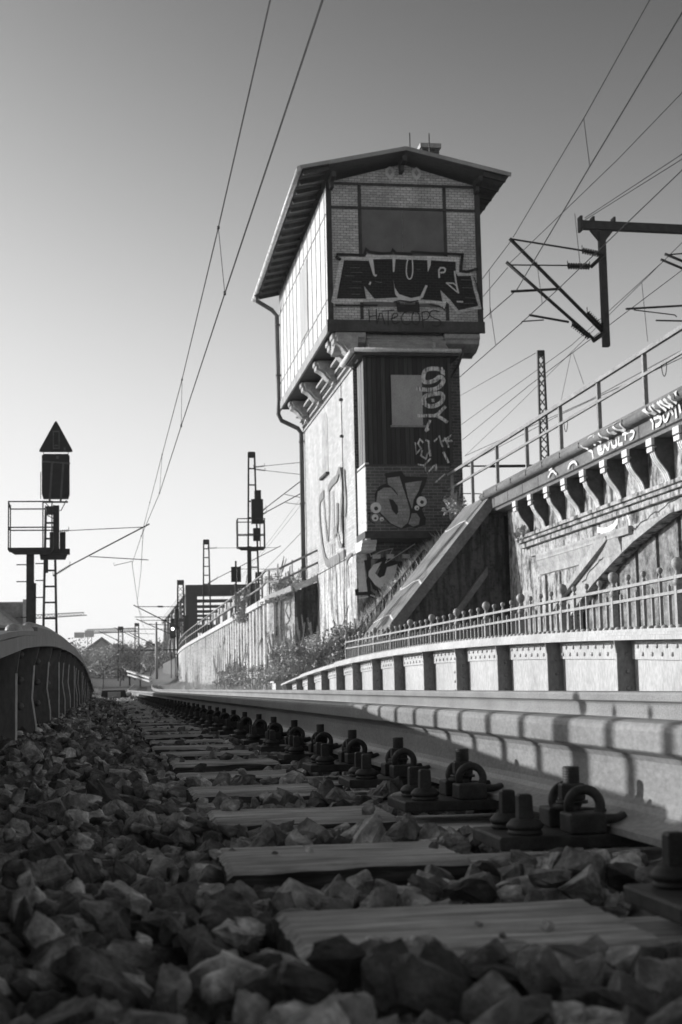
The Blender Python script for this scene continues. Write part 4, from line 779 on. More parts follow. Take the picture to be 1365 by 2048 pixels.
# handrail on the viaduct
HR = empty('handrail', (10.1, 24.9, 5.16), 'grey two-bar handrail along the viaduct cornice, ending beside the tower', 'railing')
pr_ = [20.9, 23.4, 26.87, 29.6, 32.3, 35.1, 37.95, 40.7, 43.2]
for z, w in ((6.22, .075), (5.78, .05)):
    MB().bar((10.06, 18.2, z), (10.06, 43.6, z), w, w*1.1).build('rail_bar', 'handrail', HR)
for i, y in enumerate(pr_):
    MB().box(10.05, 10.13, y-.05, y-.038, 5.1 if y < 39 else 3.8, 6.19).box(10.05, 10.062, y-.037, y+.04, 5.1 if y < 39 else 3.8, 6.19).build('post', 'handrail', HR)
for i, y in enumerate((25.6, 31.6)):
    cbl = MB(); pts = [(10.0, y+.13*math.cos(t)+.02, 5.74-.24*math.sin(t)) for t in np.linspace(0, math.pi, 9)]; cbl.tube(pts, .009, 5); cbl.build('bonding_cable', 'steel_black', HR)
# ---------------------------------------------------------------- sloping wing wall
WG = empty('wing_wall', (8.5, 38.6, -.4), 'massive sloping concrete wing wall between tower and viaduct', 'wing wall')
a_, b_ = Vector((10.08, 5.02)), Vector((6.55, .75)); t_ = (b_-a_).normalized(); n_ = Vector((t_.y, -t_.x))
if n_.y > 0: n_ = -n_
cp = [a_, b_, b_+n_*.27, a_+n_*.27]; MB().prism([(p.x, p.y) for p in cp], 'y', 38.56, 41.9).build('coping', 'wing', WG)
MB().prism([(10.5, 4.55), (10.08, 4.62), (6.9, .75), (6.9, -.4), (10.5, -.4)], 'y', 38.95, 43.0).build('wall_body', 'wing_d', WG)
MB().prism([(9.95, 3.1), (9.95, 2.85), (7.9, .2), (7.7, .2)], 'y', 38.75, 38.949).build('lower_coping', 'wing', WG)
gb = MB()
def pcop(u, v, d):     # u along slope from top, v depth in y
    p = a_+t_*u-n_*d; return (p.x, v, p.y)
for k, pts in enumerate(([(1.05, 38.6), (.75, 39.8), (.95, 41.4), (.85, 41.85)], [(3.1, 38.6), (2.8, 39.9), (3.1, 41.4), (2.95, 41.85)], [(4.3, 38.7), (4.0, 40.2), (4.25, 41.8)], [(3.8, 40.2), (4.6, 40.3)], [(4.0, 41), (4.9, 40.7)])):
    strip(gb, smooth_line(pts, 1), .05, pcop, .006+.002*k, .0002)
gb.build('graffiti_white', 'paint_w', WG)
tag(MB().bar((6.3, 43.4, .5), (9.3, 43.4, 3.9), .16, .22).build('steel_handrail_beam', 'steel_dark'), 'dark slanting beam on the weedy bank between tower and wing wall', 'beam')
struct(MB().prism([(5.6, -.4), (9.9, 4.3), (10.9, 4.3), (10.9, -.4)], 'y', 43.05, 45.15).build('bank', 'soil'))
# ---------------------------------------------------------------- retaining wall left of the tower
RW = empty('retaining_wall', (5.8, 55, -.4), 'long pale ribbed retaining wall with a handrail, left of the tower', 'retaining wall')
path = []; y = 55.0
def rx(y): return 5.78+.0+(max(0, y-110)**2)*.0006
sp_ = MB(); vs = []; k = 0
while y < 150:
    for dy, dx in ((0, 0), (.55, 0), (.72, .22), (1.27, .22), (1.44, 0)):
        if dy < 1.44: vs.append((rx(y)+dx, y+dy))
    y += 1.44
V3 = []
for x, y in vs: V3 += [(x, y, -.6+rise(y)), (x, y, 3.1)]
sp_.add(V3, [(2*i, 2*i+1, 2*i+3, 2*i+2) for i in range(len(vs)-1)]); sp_.build('sheet_piles', 'retain', RW)
cpm = MB(); ys = list(range(55, 151, 3)); vs = []
for y in ys: x = rx(y); vs += [(x-.09, y, 3.1), (x+.5, y, 3.1), (x+.5, y, 3.32), (x-.09, y, 3.32)]
cpm.add(vs, [(4*i+c, 4*i+(c+1) % 4, 4*i+4+(c+1) % 4, 4*i+4+c) for i in range(len(ys)-1) for c in range(4)]+[(0, 1, 2, 3)]); cpm.build('capping', 'cap', RW)
ew = MB().add([(5.78, 55, -.5), (6.62, 53.9, -.5), (6.62, 53.9, 3.42), (5.78, 55, 3.1), (5.9, 55.2, -.5), (6.74, 54.1, -.5), (6.74, 54.1, 3.42), (5.9, 55.2, 3.1)], [(0, 1, 2, 3), (7, 6, 5, 4), (3, 2, 6, 7), (0, 4, 5, 1), (0, 3, 7, 4), (1, 5, 6, 2)]); ew.build('end_wall', 'retain', RW)
MB().prism([(6.745, -.5), (6.745, 3.45), (7.45, 3.75), (7.45, -.5)], 'y', 54.0, 54.2).build('end_wall', 'wing_d', RW)
MB().bar((5.74, 54.95, 3.21), (6.6, 53.84, 3.53), .3, .2).bar((6.6, 53.84, 3.53), (7.47, 53.84, 3.9), .3, .2).build('end_capping', 'cap', RW)
MB().bar((5.98, 54.66, -.5), (5.98, 54.66, 3.1), .1, .1).build('end_pier', 'cap', RW); MB().bar((6.15, 54.44, -.5), (6.15, 54.44, 3.2), .07, .07).build('end_pier', 'cap', RW)
MB().box(6.66, 6.8, 53.8, 53.99, -.5, 3.4).build('end_post', 'frame', RW)
hr = MB()
for z in (4.3, 3.85):
    hr.tube([(5.72, 55.0, z)]+[(rx(y)+.05, y, z) for y in range(58, 151, 4)], .045, 5); hr.bar((5.72, 54.95, z), (6.15, 54.4, z), .07, .07); hr.bar((6.15, 54.4, z), (7.5, 53.9, z+.62), .07, .07)
hr.build('handrail_bars', 'handrail', RW)
hp = MB().box(-.03, .03, -.03, .03, 3.3, 4.29)
p0_ = None; y = 55.0; i = 0
while y < 150:
    if p0_ is None: RWo = tuple(RW['_o']); del RW['_o']; p0_ = hp.build('post', 'handrail', RW); RW['_o'] = RWo; o = p0_
    else: o = p0_.copy(); COL.objects.link(o); o.parent = RW
    o.location = Vector((rx(y)+.05, y, 0))-Vector(RWo); y += 2.55
gb = MB()
for k, p in enumerate(DATA['ptag']): strip(gb, p[0], .045, (lambda u, v, d: (5.74+(u-5.74)*.86+.3-d-.42, 54.95-(u-5.74)*1.11-d-.1, v)) if p[0][0][1] > 3 else (lambda u, v, d: (u-.03-d, 55-(u-5.78)*1.31-.02-d, v)), .004+.002*k, .0002)
gb.build('graffiti_tags', 'paint_s', RW)
gb = MB(); rk = random.Random(9)
for k in range(16):
    y = rk.uniform(57, 84); z = rk.uniform(.2, 2.2); strip(gb, smooth_line([(y+rk.uniform(-.5, .5), z+j*.25) for j in range(rk.randint(2, 4))], 1), .12, put_left(5.78), .004+.001*k, .0001)
gb.build('graffiti_tags', 'paint_s', RW)
struct(MB().box(6.6, 60, 57.3, 190, -.4, 3.05).build('embankment', 'soil'))
struct(MB().box(7.0, 8.5, 55.3, 57.29, -.4, 3.2).build('embankment', 'soil'))
tag(MB().box(4.0, 5.4, 36.6, 37.4, -.42, .12).box(3.95, 5.45, 36.55, 37.45, .12, .16).build('trackside_box', 'cap'), 'low pale trackside box behind the far end of the pale girder', 'box')
HAZE = .00028
# ---------------------------------------------------------------- catenary masts, signals, wires
def lattice(x, y, z0_, z1_, w0, w1, label, group='lattice catenary masts', cross=False, n=None, mtl='steel_dark'):
    root = empty('catenary_mast', (x, y, z0_), label, 'mast', group); ch = MB(); h = z1_-z0_
    for sx in (-1, 1):
        ch.bar((x+sx*w0/2, y, z0_), (x+sx*w1/2, y, z1_), w1*.28, .14)
    ch.box(x-w1*.62, x+w1*.62, y-.08, y+.08, z1_-.28*w1/.3, z1_); ch.build('chords', mtl, root)
    br = MB(); n = n or int(h/.85)
    for i in range(n+1):
        t = i/n; w = w0+(w1-w0)*t; z = z0_+h*t
        if not cross: br.box(x-w/2, x+w/2, y-.05, y+.05, z-.035, z+.035)
        elif i < n:
            t2 = (i+1)/n; w2 = w0+(w1-w0)*t2; z2 = z0_+h*t2; br.bar((x-w/2, y-.05, z), (x+w2/2, y-.05, z2), .04); br.bar((x+w/2, y+.05, z), (x-w2/2, y+.05, z2), .04)
    br.build('lacing', mtl, root); return root
def insul(mb, p, q, r=.05):
    p = Vector(p); q = Vector(q); d = q-p; L = d.length; mb.tube([p, q], r*.45, 6)
    n = max(3, int(L/.07))
    for i in range(n):
        c = p+d*((i+.5)/n); mb.tube([c-d.normalized()*.012, c+d.normalized()*.012], r, 8)
    a = d.normalized().orthogonal(); u = Vector((0, 0, 1))
    mb.tube([p, p+u*.16], .012, 4); mb.tube([q, q+u*.16], .012, 4)
def cantilever(par, y, mast_x, top_z, bot_z, tip_x, tip_z, arm_z, steady_x, cz, r=.03, name='cantilever'):
    s = 1 if tip_x > mast_x else -1
    c = MB(); ia = (mast_x+s*.75*1, y, top_z+(tip_z-top_z)*.75/abs(tip_x-mast_x)); c.tube([ia, (tip_x, y, tip_z)], r*.55, 5)
    ib = (mast_x+s*.8, y, bot_z+(tip_z-bot_z)*.8/abs(tip_x-mast_x)); c.tube([ib, (tip_x+s*.25, y, tip_z+.25*(tip_z-bot_z)/abs(tip_x-mast_x))], r, 6)
    mx = mast_x+(tip_x-mast_x)*.42; mz = bot_z+(tip_z-bot_z)*.42; c.tube([(mx, y, mz-.05), (tip_x+s*.2, y, arm_z)], r*.6, 5)
    c.tube([(mx+(tip_x-mx)*.45, y, arm_z-.1), (mx+(tip_x-mx)*.45, y, arm_z-.22), (steady_x, y, cz+.1), (steady_x, y, cz)], r*.4, 4)
    c.build(name, 'steel_black', par)
    i_ = MB(); insul(i_, (mast_x+s*.12, y, top_z), ia, r*1.7); i_.build('insulator', 'steel_black', par); i_ = MB(); insul(i_, (mast_x+s*.12, y, bot_z), ib, r*2.0); i_.build('insulator', 'steel_black', par)
m1 = lattice(-2.38, 62, -.3, 7.5, .62, .34, 'slim ladder-like mast behind the left signal, its arm reaching right', n=12)
cantilever(m1, 62, -2.38, 6.5, 4.68, 1.4, 6.66, 5.3, .93, 5.15)
m2 = lattice(8.1, 85, 3.0, 13.4, .7, .34, 'tall ladder-like mast left of the tower with two stacked arms', n=11)
for (a, b, c, d_) in ((12.55, 9.6, 13.0, 10.4), (12.4, 9.5, 11.9, 10.1)): cantilever(m2, 85.1 if a > 12.5 else 84.8, 8.1, a, b, 12.6, c, d_, 12.2, d_-.3)
m3 = lattice(7.05, 110, 3.0, 10.8, .6, .36, 'shorter ladder-like mast before the truss bridge', n=12)
cantilever(m3, 110, 7.05, 10.2, 7.6, 12.3, 10.2, 8.6, 12.6, 8.4)
m4 = lattice(6.55, 140, 1.0, 10.0, .75, .5, 'cross-laced mast at the left edge of the truss bridge', cross=True, n=16)
MB().box(6.0, 6.35, 139.8, 140.1, 5.4, 7.3).box(6.9, 7.25, 139.8, 140.1, 4.8, 6.7).build('counterweight', 'steel_black', m4)
m5 = lattice(18.0, 60, 5.1, 13.85, .42, .24, 'cross-laced mast rising behind the viaduct handrail', cross=True, n=22)
MB().tube([(11.5, 60, 8.9), (18.6, 60, 8.95)], .035, 6).tube([(15.6, 60, 8.92), (18.5, 60, 8.95)], .06, 8).tube([(11.5, 60, 7.85), (18, 60, 7.7)], .02, 5).build('cross_arm', 'steel_black', m5)
m6 = lattice(17.0, 100, 3.0, 7.6, .5, .36, 'mast top showing just left of the tower above its wall', n=9)
m6.location.x = 9.9; 
# hanging drop post with two cantilevers over the viaduct track
CR = DATA['cantR']; GA = empty('catenary_gantry', (14.6, 42, 13.5), 'overhead gantry beam with a drop post and two zigzag arms, right of the tower', 'gantry')
b0, b1 = CR['beam'][0], (24, 42, CR['beam'][1][2]-.1)
MB().bar(b0, b1, .2, .25).box(b0[0]-.02, b0[0]+.05, 41.85, 42.15, b0[2]-.2, b0[2]+.25).build('beam', 'steel_dark', GA)
d0, d1 = CR['drop']; dr = MB().box(d0[0]-.095, d0[0]+.095, 41.9, 42.1, d1[2]-.02, d0[2]-.15); dr.prism([(d0[0]-.36, d0[2]-.1), (d0[0]+.36, d0[2]-.1), (d0[0]+.1, d0[2]-.42), (d0[0]-.1, d0[2]-.42)], 'y', 41.95, 42.05)
for x in (-.3, .35): dr.box(d0[0]+x, d0[0]+x+.06, 41.85, 42.15, d0[2]+.16, d0[2]+.3)
dr.build('drop_post', 'steel_dark', GA)
ca = MB(); ca.tube(CR['t1'], .055, 7); ca.tube(CR['t2'], .05, 7); ca.tube(CR['top1'], .03, 5); ca.tube(CR['top2'], .022, 5); ca.tube(CR['br'], .06, 5); ca.tube(CR['fo'], .07, 5)
ca.tube(CR['a1'], .04, 6); ca.tube(CR['a2'], .035, 6); ca.tube(CR['a3'], .02, 5); ca.build('cantilever', 'steel_black', GA)
for k in ('ins1', 'ins2', 'i1', 'i2'): ci = MB(); insul(ci, *CR[k], r=.1); ci.build('insulator', 'steel_black', GA)
C2 = DATA['cantR2']; GB = empty('catenary_post', (24, 55, 9.5), 'cropped zigzag overhead arms at the right edge', 'overhead arms')
ca = MB(); ca.box(24, 24.2, 54.9, 55.1, 9.5, 14)
for k, r_ in (('t1', .06), ('t2', .055), ('top', .03), ('a1', .045), ('a2', .025), ('a3', .035)): ca.tube(C2[k], r_, 5)
ca.build('cantilever', 'steel_black', GB)
# wires
def wire(name, pts, r, label, cat='wire', grp='overhead wires'):
    return tag(MB().tube(pts, r, 4, False).build(name, 'wire'), label, cat, grp)
CW = [(1.75, -2, 5.3), (1.64, 10.9, 5.3), (1.54, 19.6, 5.28), (1.44, 29.9, 5.28), (1.35, 40.4, 5.28), (1.1, 52, 5.28), (.93, 62, 5.15)]
MW = [(1.5, -2, 6.35), (1.47, 13, 6.28), (1.48, 19.8, 6.25), (1.47, 30, 6.25), (1.42, 40.2, 6.3), (1.4, 52, 6.45), (1.4, 62, 6.66)]
w_ = wire('contact_wire', CW, .0095, 'thicker right-hand overhead wire falling from the top centre to the left mast arm')
w_ = wire('messenger_wire', MW, .0085, 'thinner left-hand overhead wire falling from the top centre to the left mast arm')
for (i, lab) in ((2, 'highest'), (3, 'second'), (4, 'third'), (5, 'lowest')):
    a, b = MW[i], CW[i]; tag(MB().tube([(a[0], a[1], a[2]), (b[0], b[1], b[2])], .005, 4).tube([(a[0], a[1], a[2]-.02), (a[0], a[1], a[2]+.02)], .02, 5).tube([(b[0], b[1], b[2]-.02), (b[0], b[1], b[2]+.03)], .02, 5).build('dropper_wire', 'wire'), lab+' short dropper joining the two wires at the top centre', 'wire', 'droppers')
far_c = [(.93, 62, 5.15), (1.9, 100, 5.35), (3.0, 140, 6.1), (4.0, 170, 6.35), (5.2, 200, 6.8)]; far_m = [(1.4, 62, 6.66), (1.7, 82, 6.35), (2.1, 115, 6.6), (2.6, 140, 7.55), (4.0, 170, 7.3), (5.2, 200, 8.0)]
wire('contact_wire', far_c, .012, 'faint lower wire running on beyond the left mast arm'); wire('messenger_wire', far_m, .012, 'faint upper wire running on beyond the left mast arm')
WRL = {'wireA_mess': 'long wire from the top right down to the highest arm tip right of the tower', 'wireA_cont': 'wire from the right edge near the top crossing the upper zigzag arms', 'wireB_mess': 'wire meeting the lower of the two big zigzag arm tips', 'wireB_cont': 'wire passing under the zigzag arms to the tower corner',
 'A_out': 'short wire from the highest arm tip to the tower', 'B_out': 'short wire from the second arm tip to the tower', 'C_out': 'short wire from the middle strut to the tower', 'anch': 'anchor wire from the top of the cross-laced mast to the tower',
 'far1': 'upper of the long wires from the cropped right-edge arms down to the tower', 'far2': 'wire close below the highest long wire from the right-edge arms', 'far3': 'wire passing midway behind the drop post to the tower', 'far4': 'wire seen through the upper gap of the viaduct handrail', 'far5': 'lowest wire seen through the viaduct handrail',
 'top1': 'lower of two tie wires from the gantry beam end', 'top2': 'upper of two tie wires from the gantry beam end'}
DLB = {'drA': 'highest short dropper at the top right', 'dr1': 'dropper left of the drop post', 'dr2': 'dropper above the upper zigzag arm', 'dr3': 'upper dropper beside the tower wall', 'dr4': 'lower dropper beside the tower wall', 'dr5': 'dropper nearest the right-edge arms', 'dr6': 'left leg of the forked dropper above the handrail', 'dr7': 'right leg of the forked dropper above the handrail'}
for k, p in DATA['wires'].items():
    if k in WRL: wire('overhead_wire', p, .016 if k in ('wireA_cont', 'wireB_cont', 'anch') else .013, WRL[k])
    else: wire('dropper_wire', p, .009, DLB[k], 'wire', 'droppers')
for i, (a, b) in enumerate((((12.3, 85, 12.6), (14.5, 190, 11.6)), ((11.9, 85, 11.6), (14, 190, 11.0)), ((12.2, 85, 10.1), (14.5, 190, 10.2)), ((11.9, 85, 9.8), (14.0, 190, 9.9)))):
    a = Vector(a); b = Vector(b); wire('overhead_wire', [a+(b-a)*t+Vector((0, 0, -1.2*t*(1-t))) for t in np.linspace(0, 1, 9)], .012, ('topmost', 'second', 'third', 'lowest')[i]+' of four faint wires between the two-armed mast and the tower')
# signal on the left
def platform(par, x0, x1, y0, y1, z, zt, t=.035):
    c = MB().box(x0, x1, y0, y1, z-.06, z)
    c.prism([(x0, z-.061), (x1, z-.061), (x1-.12, z-.2), (x0+.2, z-.2)], 'y', y0+.05, y0+.12); c.build('platform', 'steel_dark', par)
    r_ = MB()
    for (x, y) in ((x0+.02, y0+.02), (x1-.3, y0+.02), (x0+.02, y1-.02), (x1-.02, y1-.02), (x1-.04, y0+.03)): r_.bar((x, y, z), (x, y, zt), t)
    for zz in (zt, z+(zt-z)*.44):
        r_.bar((x0, y0+.02, zz), (x1, y0+.02, zz), t); r_.bar((x0, y1-.02, zz-.12 if zz == zt else zz), (x1, y1-.02, zz-.12 if zz == zt else zz), t); r_.bar((x0+.02, y0, zz), (x0+.02, y1, zz-.12 if zz == zt else zz), t)
    r_.build('cage_rails', 'steel_dark', par)
SG = empty('railway_signal', (-2.25, 45, -.4), 'railway signal seen from behind, triangular board on top, caged platform', 'signal', 'railway signals')
po = MB().box(-2.41, -2.19, 44.9, 45.1, -.4, 4.1).box(-2.19, -2.13, 44.95, 45.05, .2, 3.2); po.build('post', 'steel_dark', SG)
st_ = MB()
for i, z in enumerate((3.75, 3.25, 2.75, 2.2, 1.7, 1.2, .7)):
    if i != 2: st_.bar((-2.7, 45, z), (-2.4, 45, z), .03)
    if i != 3: st_.bar((-2.15, 45, z+.03), (-1.86, 45, z+.03), .03)
st_.build('step_irons', 'steel_dark', SG)
platform(SG, -2.93, -1.62, 44.6, 45.5, 4.22, 5.58)
MB().box(-2.0, -1.15, 44.8, 45.1, 4.04, 4.2).prism([(-2.05, 4.18), (-1.15, 4.18), (-1.28, 3.88), (-2.0, 3.88)], 'y', 44.85, 44.95).box(-1.86, -1.78, 44.9, 45.0, 3.5, 4.0).build('bracket', 'steel_dark', SG)
MB().box(-1.62, -1.46, 44.9, 45.05, 4.2, 5.5).build('signal_stem', 'steel_dark', SG)
MB().box(-1.74, -1.63, 45.06, 45.25, 4.22, 4.72).box(-1.45, -1.28, 45.06, 45.25, 4.22, 4.72).build('junction_box', 'steel_black', SG)
hs = MB().prism([(-1.93, 5.72), (-1.2, 5.72), (-1.16, 5.85), (-1.16, 7.0), (-1.22, 7.05), (-1.9, 7.05), (-1.97, 7.0), (-1.97, 5.85)], 'y', 44.95, 45.25); hb = hs.build('signal_head', 'steel_black', SG)
MB().bar((-1.74, 44.93, 5.6), (-1.67, 44.93, 6.8), .06, .03).bar((-1.42, 44.93, 5.6), (-1.34, 44.93, 6.8), .06, .03).bar((-1.97, 44.93, 6.82), (-1.14, 44.93, 6.76), .06, .04).box(-1.55, -1.48, 44.93, 44.95, 6.9, 6.98).bar((-1.95, 44.92, 5.6), (-1.2, 44.92, 5.6), .05).build('head_frame', 'zinc_d', SG)
MB().tube([(-1.9, 44.9, 5.62), (-1.62, 44.9, 5.3), (-1.55, 44.9, 5.3)], .014, 5).tube([(-1.25, 44.9, 5.65), (-1.4, 44.9, 5.35), (-1.5, 44.9, 5.33)], .014, 5).tube([(-1.86, 44.9, 5.5), (-1.8, 44.9, 5.2), (-1.62, 44.9, 5.1)], .014, 5).tube([(-1.18, 44.9, 6.6), (-1.18, 44.9, 5.9), (-1.3, 44.9, 5.76)], .012, 5).tube([(-2.0, 44.9, 6.5), (-2.0, 44.9, 5.7)], .012, 5).build('cable', 'steel_dark', SG)
def rounded_tri(cx, z0_, w, h, r):
    P = [Vector((cx-w/2, z0_)), Vector((cx+w/2, z0_)), Vector((cx, z0_+h))]; o = []
    for i in range(3):
        a, b, c = P[i-1], P[i], P[(i+1) % 3]; o += [tuple(b+(a-b).normalized()*r), tuple(b+((a-b).normalized()+(c-b).normalized())*r*.22), tuple(b+(c-b).normalized()*r)]
    return o
tb = MB().prism(rounded_tri(-1.56, 7.11, 1.04, .98, .09), 'y', 45.0, 45.03).build('triangular_board', 'steel_black', SG)
MB().box(-1.65, -1.62, 44.97, 44.999, 7.2, 7.75).box(-1.48, -1.45, 44.97, 44.999, 7.2, 7.75).box(-1.65, -1.45, 44.965, 44.969, 7.2, 7.24).box(-1.65, -1.45, 44.965, 44.969, 7.71, 7.75).box(-1.6, -1.5, 44.97, 44.999, 7.29, 7.33).box(-1.33, -1.28, 44.97, 44.999, 7.17, 7.25).build('board_bracket', 'zinc_d', tb)
MB().box(-1.93, -1.91, 45.0, 45.02, 6.9, 7.12).box(-1.21, -1.19, 45.0, 45.02, 6.9, 7.12).build('board_struts', 'steel_dark', SG)
# second signal in front of the two-armed mast
S2 = empty('railway_signal', (7.9, 82, 3), 'smaller dark signal with platform in front of the two-armed mast', 'signal', 'railway signals')
MB().box(7.5, 7.72, 81.9, 82.1, 3, 7.7).build('post', 'steel_dark', S2); platform(S2, 6.95, 8.5, 81.7, 82.4, 7.65, 9.2, .05)
MB().box(7.85, 8.25, 81.9, 82.2, 8.0, 8.7).build('junction_box', 'steel_black', S2); MB().box(7.76, 8.4, 81.8, 82.2, 8.95, 10.3).box(7.95, 8.3, 81.85, 82.2, 10.3, 10.8).build('signal_head', 'steel_black', S2)
SB_ = empty('sign_board', (7.3, 88, 3), 'small square board on a post before the truss bridge', 'sign')
MB().box(7.32, 7.42, 88, 88.1, 3, 7.4).build('post', 'steel_dark', SB_); MB().box(7.08, 7.32, 87.9, 87.95, 6.15, 7.05).box(7.42, 7.66, 87.9, 87.95, 6.15, 7.05).build('panel', 'steel_black', SB_)
# truss bridge portal
TB = empty('truss_bridge', (8.2, 165, 3), 'dark steel truss bridge portal seen end-on', 'bridge')
tb_ = MB(); tb_.box(8.25, 16.4, 164.5, 165.5, 10.0, 11.2); tb_.box(8.25, 9.5, 164.5, 165.5, 3, 10.0); tb_.box(15.2, 16.4, 164.5, 165.5, 3, 10.0); tb_.build('portal_frame', 'steel_dark', TB)
cr_ = MB()
for i in range(6): cr_.box(9.5, 15.2, 174+i*13, 174.4+i*13, 10.5, 10.9)
cr_.box(9.5, 15.2, 166, 166.4, 6.0, 6.9); cr_.build('cross_beams', 'steel_dark', TB)
sd_ = MB()
for x in (8.6, 16.0):
    sd_.box(x-.3, x+.3, 165.6, 245, 10.4, 11.1)
    for i in range(6): sd_.bar((x, 166+i*13, 4), (x, 172+i*13, 10.6), .3); sd_.bar((x, 179+i*13, 4), (x, 172+i*13, 10.6), .3)
sd_.build('side_truss', 'sheet', TB)
# distant gantry, masts, pole, colour-light signal
FM = []
for (x, y, w, zt, lab) in ((1.35, 185, .5, 7.6, 'leftmost of the far lattice masts above the track end'), (3.4, 190, .45, 8.2, 'second far lattice mast above the track end'), (7.8, 165, .42, 7.6, 'thin far lattice mast beside the retaining wall end')):
    FM.append(lattice(x, y, rise(y)-.3, zt, w*1.3, w, lab, 'far lattice masts', True, 14))
FP = empty('pole', (4.9, 160, 1), 'plain far pole with a short top arm', 'pole'); MB().tube([(4.9, 160, 1), (4.9, 160, 7.0)], [.17, .1], 8).build('shaft', 'sheet', FP); MB().tube([(4.1, 160, 6.8), (6.2, 160, 6.65)], .04, 4).build('arm', 'steel_dark', FP)
FS = empty('colour_light_signal', (6.2, 150, 1), 'far signal showing one bright lamp', 'signal', 'railway signals'); MB().box(6.0, 6.08, 150, 150.1, 1, 5.2).box(6.4, 6.48, 150, 150.1, 1, 5.2).build('post', 'steel_dark', FS)
MB().box(5.92, 6.5, 149.9, 150.2, 4.9, 6.4).box(6.02, 6.42, 149.9, 150.2, 6.4, 6.9).build('signal_head', 'steel_black', FS); MB().tube([(6.2, 149.88, 5.85), (6.2, 149.7, 5.85)], .13, 10).build('lamp', 'lamp_on', FS)
FG = empty('far_gantry', (1.3, 200, 2), 'low thin gantry beam across the far tracks', 'gantry'); MB().box(1.3, 9, 200, 200.3, 4.95, 5.15).build('beam', 'steel_dark', FG); MB().box(8.9, 9.1, 200, 200.3, 1.5, 5.15).box(1.3, 1.45, 200, 200.3, 1.5, 5.15).build('post', 'steel_dark', FG)
for i, (y, mx, tx, tz, bz) in enumerate(((139.5, 6.4, 2.5, 7.55, 5.5), (164.5, 7.6, 3.2, 7.4, 5.4))):
    c = MB().tube([(mx, y, tz-.05), (tx, y, tz)], .035, 5).tube([(mx, y, bz), (tx-.3, y, tz+.15)], .05, 5).tube([(mx-.6, y, tz-1.0), (tx-.2, y, tz-.95)], .035, 5).tube([(mx-1.5, y, tz-.03), (mx-2, y, tz-.02)], .09, 6)
    c.build('catenary_arm', 'steel_black', (m4, FM[2])[i])
for i, (y, x, zt) in enumerate(((185, 1.3, 7.0), (190, 3.2, 7.6), (170, 4.8, 6.2))):
    MB().tube([(x+.3, y, zt-1.4), (x-2.6, y, zt+.1)], .045, 4).tube([(x+.2, y, zt-.1), (x-2.2, y, zt)], .025, 4).build('catenary_arm', 'steel_black', (FM[0], FM[1], FP)[i])
# track-side things where the track curves
sm = empty('switch_box', (.15, 42, -.3), 'small dark point machine box beside the far end of the near rail', 'box'); MB().prism([(-.28, -.28), (.5, -.28), (.42, .02), (-.2, .02)], 'y', 42, 42.6).build('housing', 'steel_dark', sm); MB().box(-.05, .3, 41.93, 41.998, -.2, -.02).build('lid', 'sheet', sm)
tag(MB().tube([(-2.6, 40, -.36), (-1.4, 41, -.28), (-.5, 42.2, -.2), (.1, 43, -.14), (.6, 46, -.1)], .07, 6).build('cable_duct', 'cap'), 'pale cable duct curving over the stones beside the point machine box', 'cable duct')
br_ = empty('barrier', (2.5, 118, .5), 'pale low sloping barrier beam across the far track bed', 'barrier')
MB().bar((1.5, 125, 1.5), (3.0, 112, .8), .25, .12).build('upper_beam', 'cap', br_); MB().bar((1.55, 125, 1.2), (3.0, 112, .55), .2, .1).build('lower_beam', 'cap', br_); MB().box(1.55, 1.7, 124.6, 124.9, .3, 1.4).box(2.3, 2.4, 117.8, 118, .2, 1.0).build('stake', 'steel_dark', br_)
# ---------------------------------------------------------------- far buildings and cranes
hb_ = empty('house', (-12, 150, 0), 'gabled house with dark roof at the left edge behind the signal', 'house', 'far houses')
MB().box(-20, -8.0, 150, 150.3, -1, 6.6).build('wall', 'far_wall', hb_); MB().prism([(-20, 8.75), (-8.05, 8.75), (-8.05, 6.4), (-20, 6.4)], 'y', 150.4, 158).build('roof', 'far_roof', hb_)
MB().prism([(-14, 6.3), (-14, 9.4), (-11.2, 8.6), (-8.6, 6.3)], 'y', 149.5, 150.0).build('gable', 'far_wall', hb_); MB().bar((-11.6, 149.4, 8.75), (-8.4, 149.4, 6.3), .2, .35).build('verge', 'far_roof', hb_); MB().box(-8.35, -8.0, 149.6, 150.39, 6.4, 8.95).build('parapet', 'far_wall', hb_)
for (x, y, w, h1, h2, lab) in ((-1.5, 300, 4, 6.8, 9.7, 'pale gabled far house above the bare trees'), (1.8, 320, 4.2, 6.6, 8.6, 'far house with a long dark roof right of the pale gable')):
    hh = empty('house', (x, y, 0), lab, 'house', 'far houses'); MB().prism([(x-w, 0), (x+w, 0), (x+w, h1), (x, h2), (x-w, h1)], 'y', y, y+12).build('wall', 'far_wall', hh)
    MB().prism([(x-w-.4, h1-.2), (x, h2+.1), (x+w+.4, h1-.2), (x+w+.4, h1+.3), (x, h2+.6), (x-w-.4, h1+.3)], 'y', y-.5, y+12.5).build('roof', 'far_roof', hh)
    wn = MB()
    for i in range(4): wn.box(x-w+1+i*w*.5, x-w+1.9+i*w*.5, y-.05, y-.01, h1*.45, h1*.45+1.4)
    wn.build('window', 'steel_dark', hh)
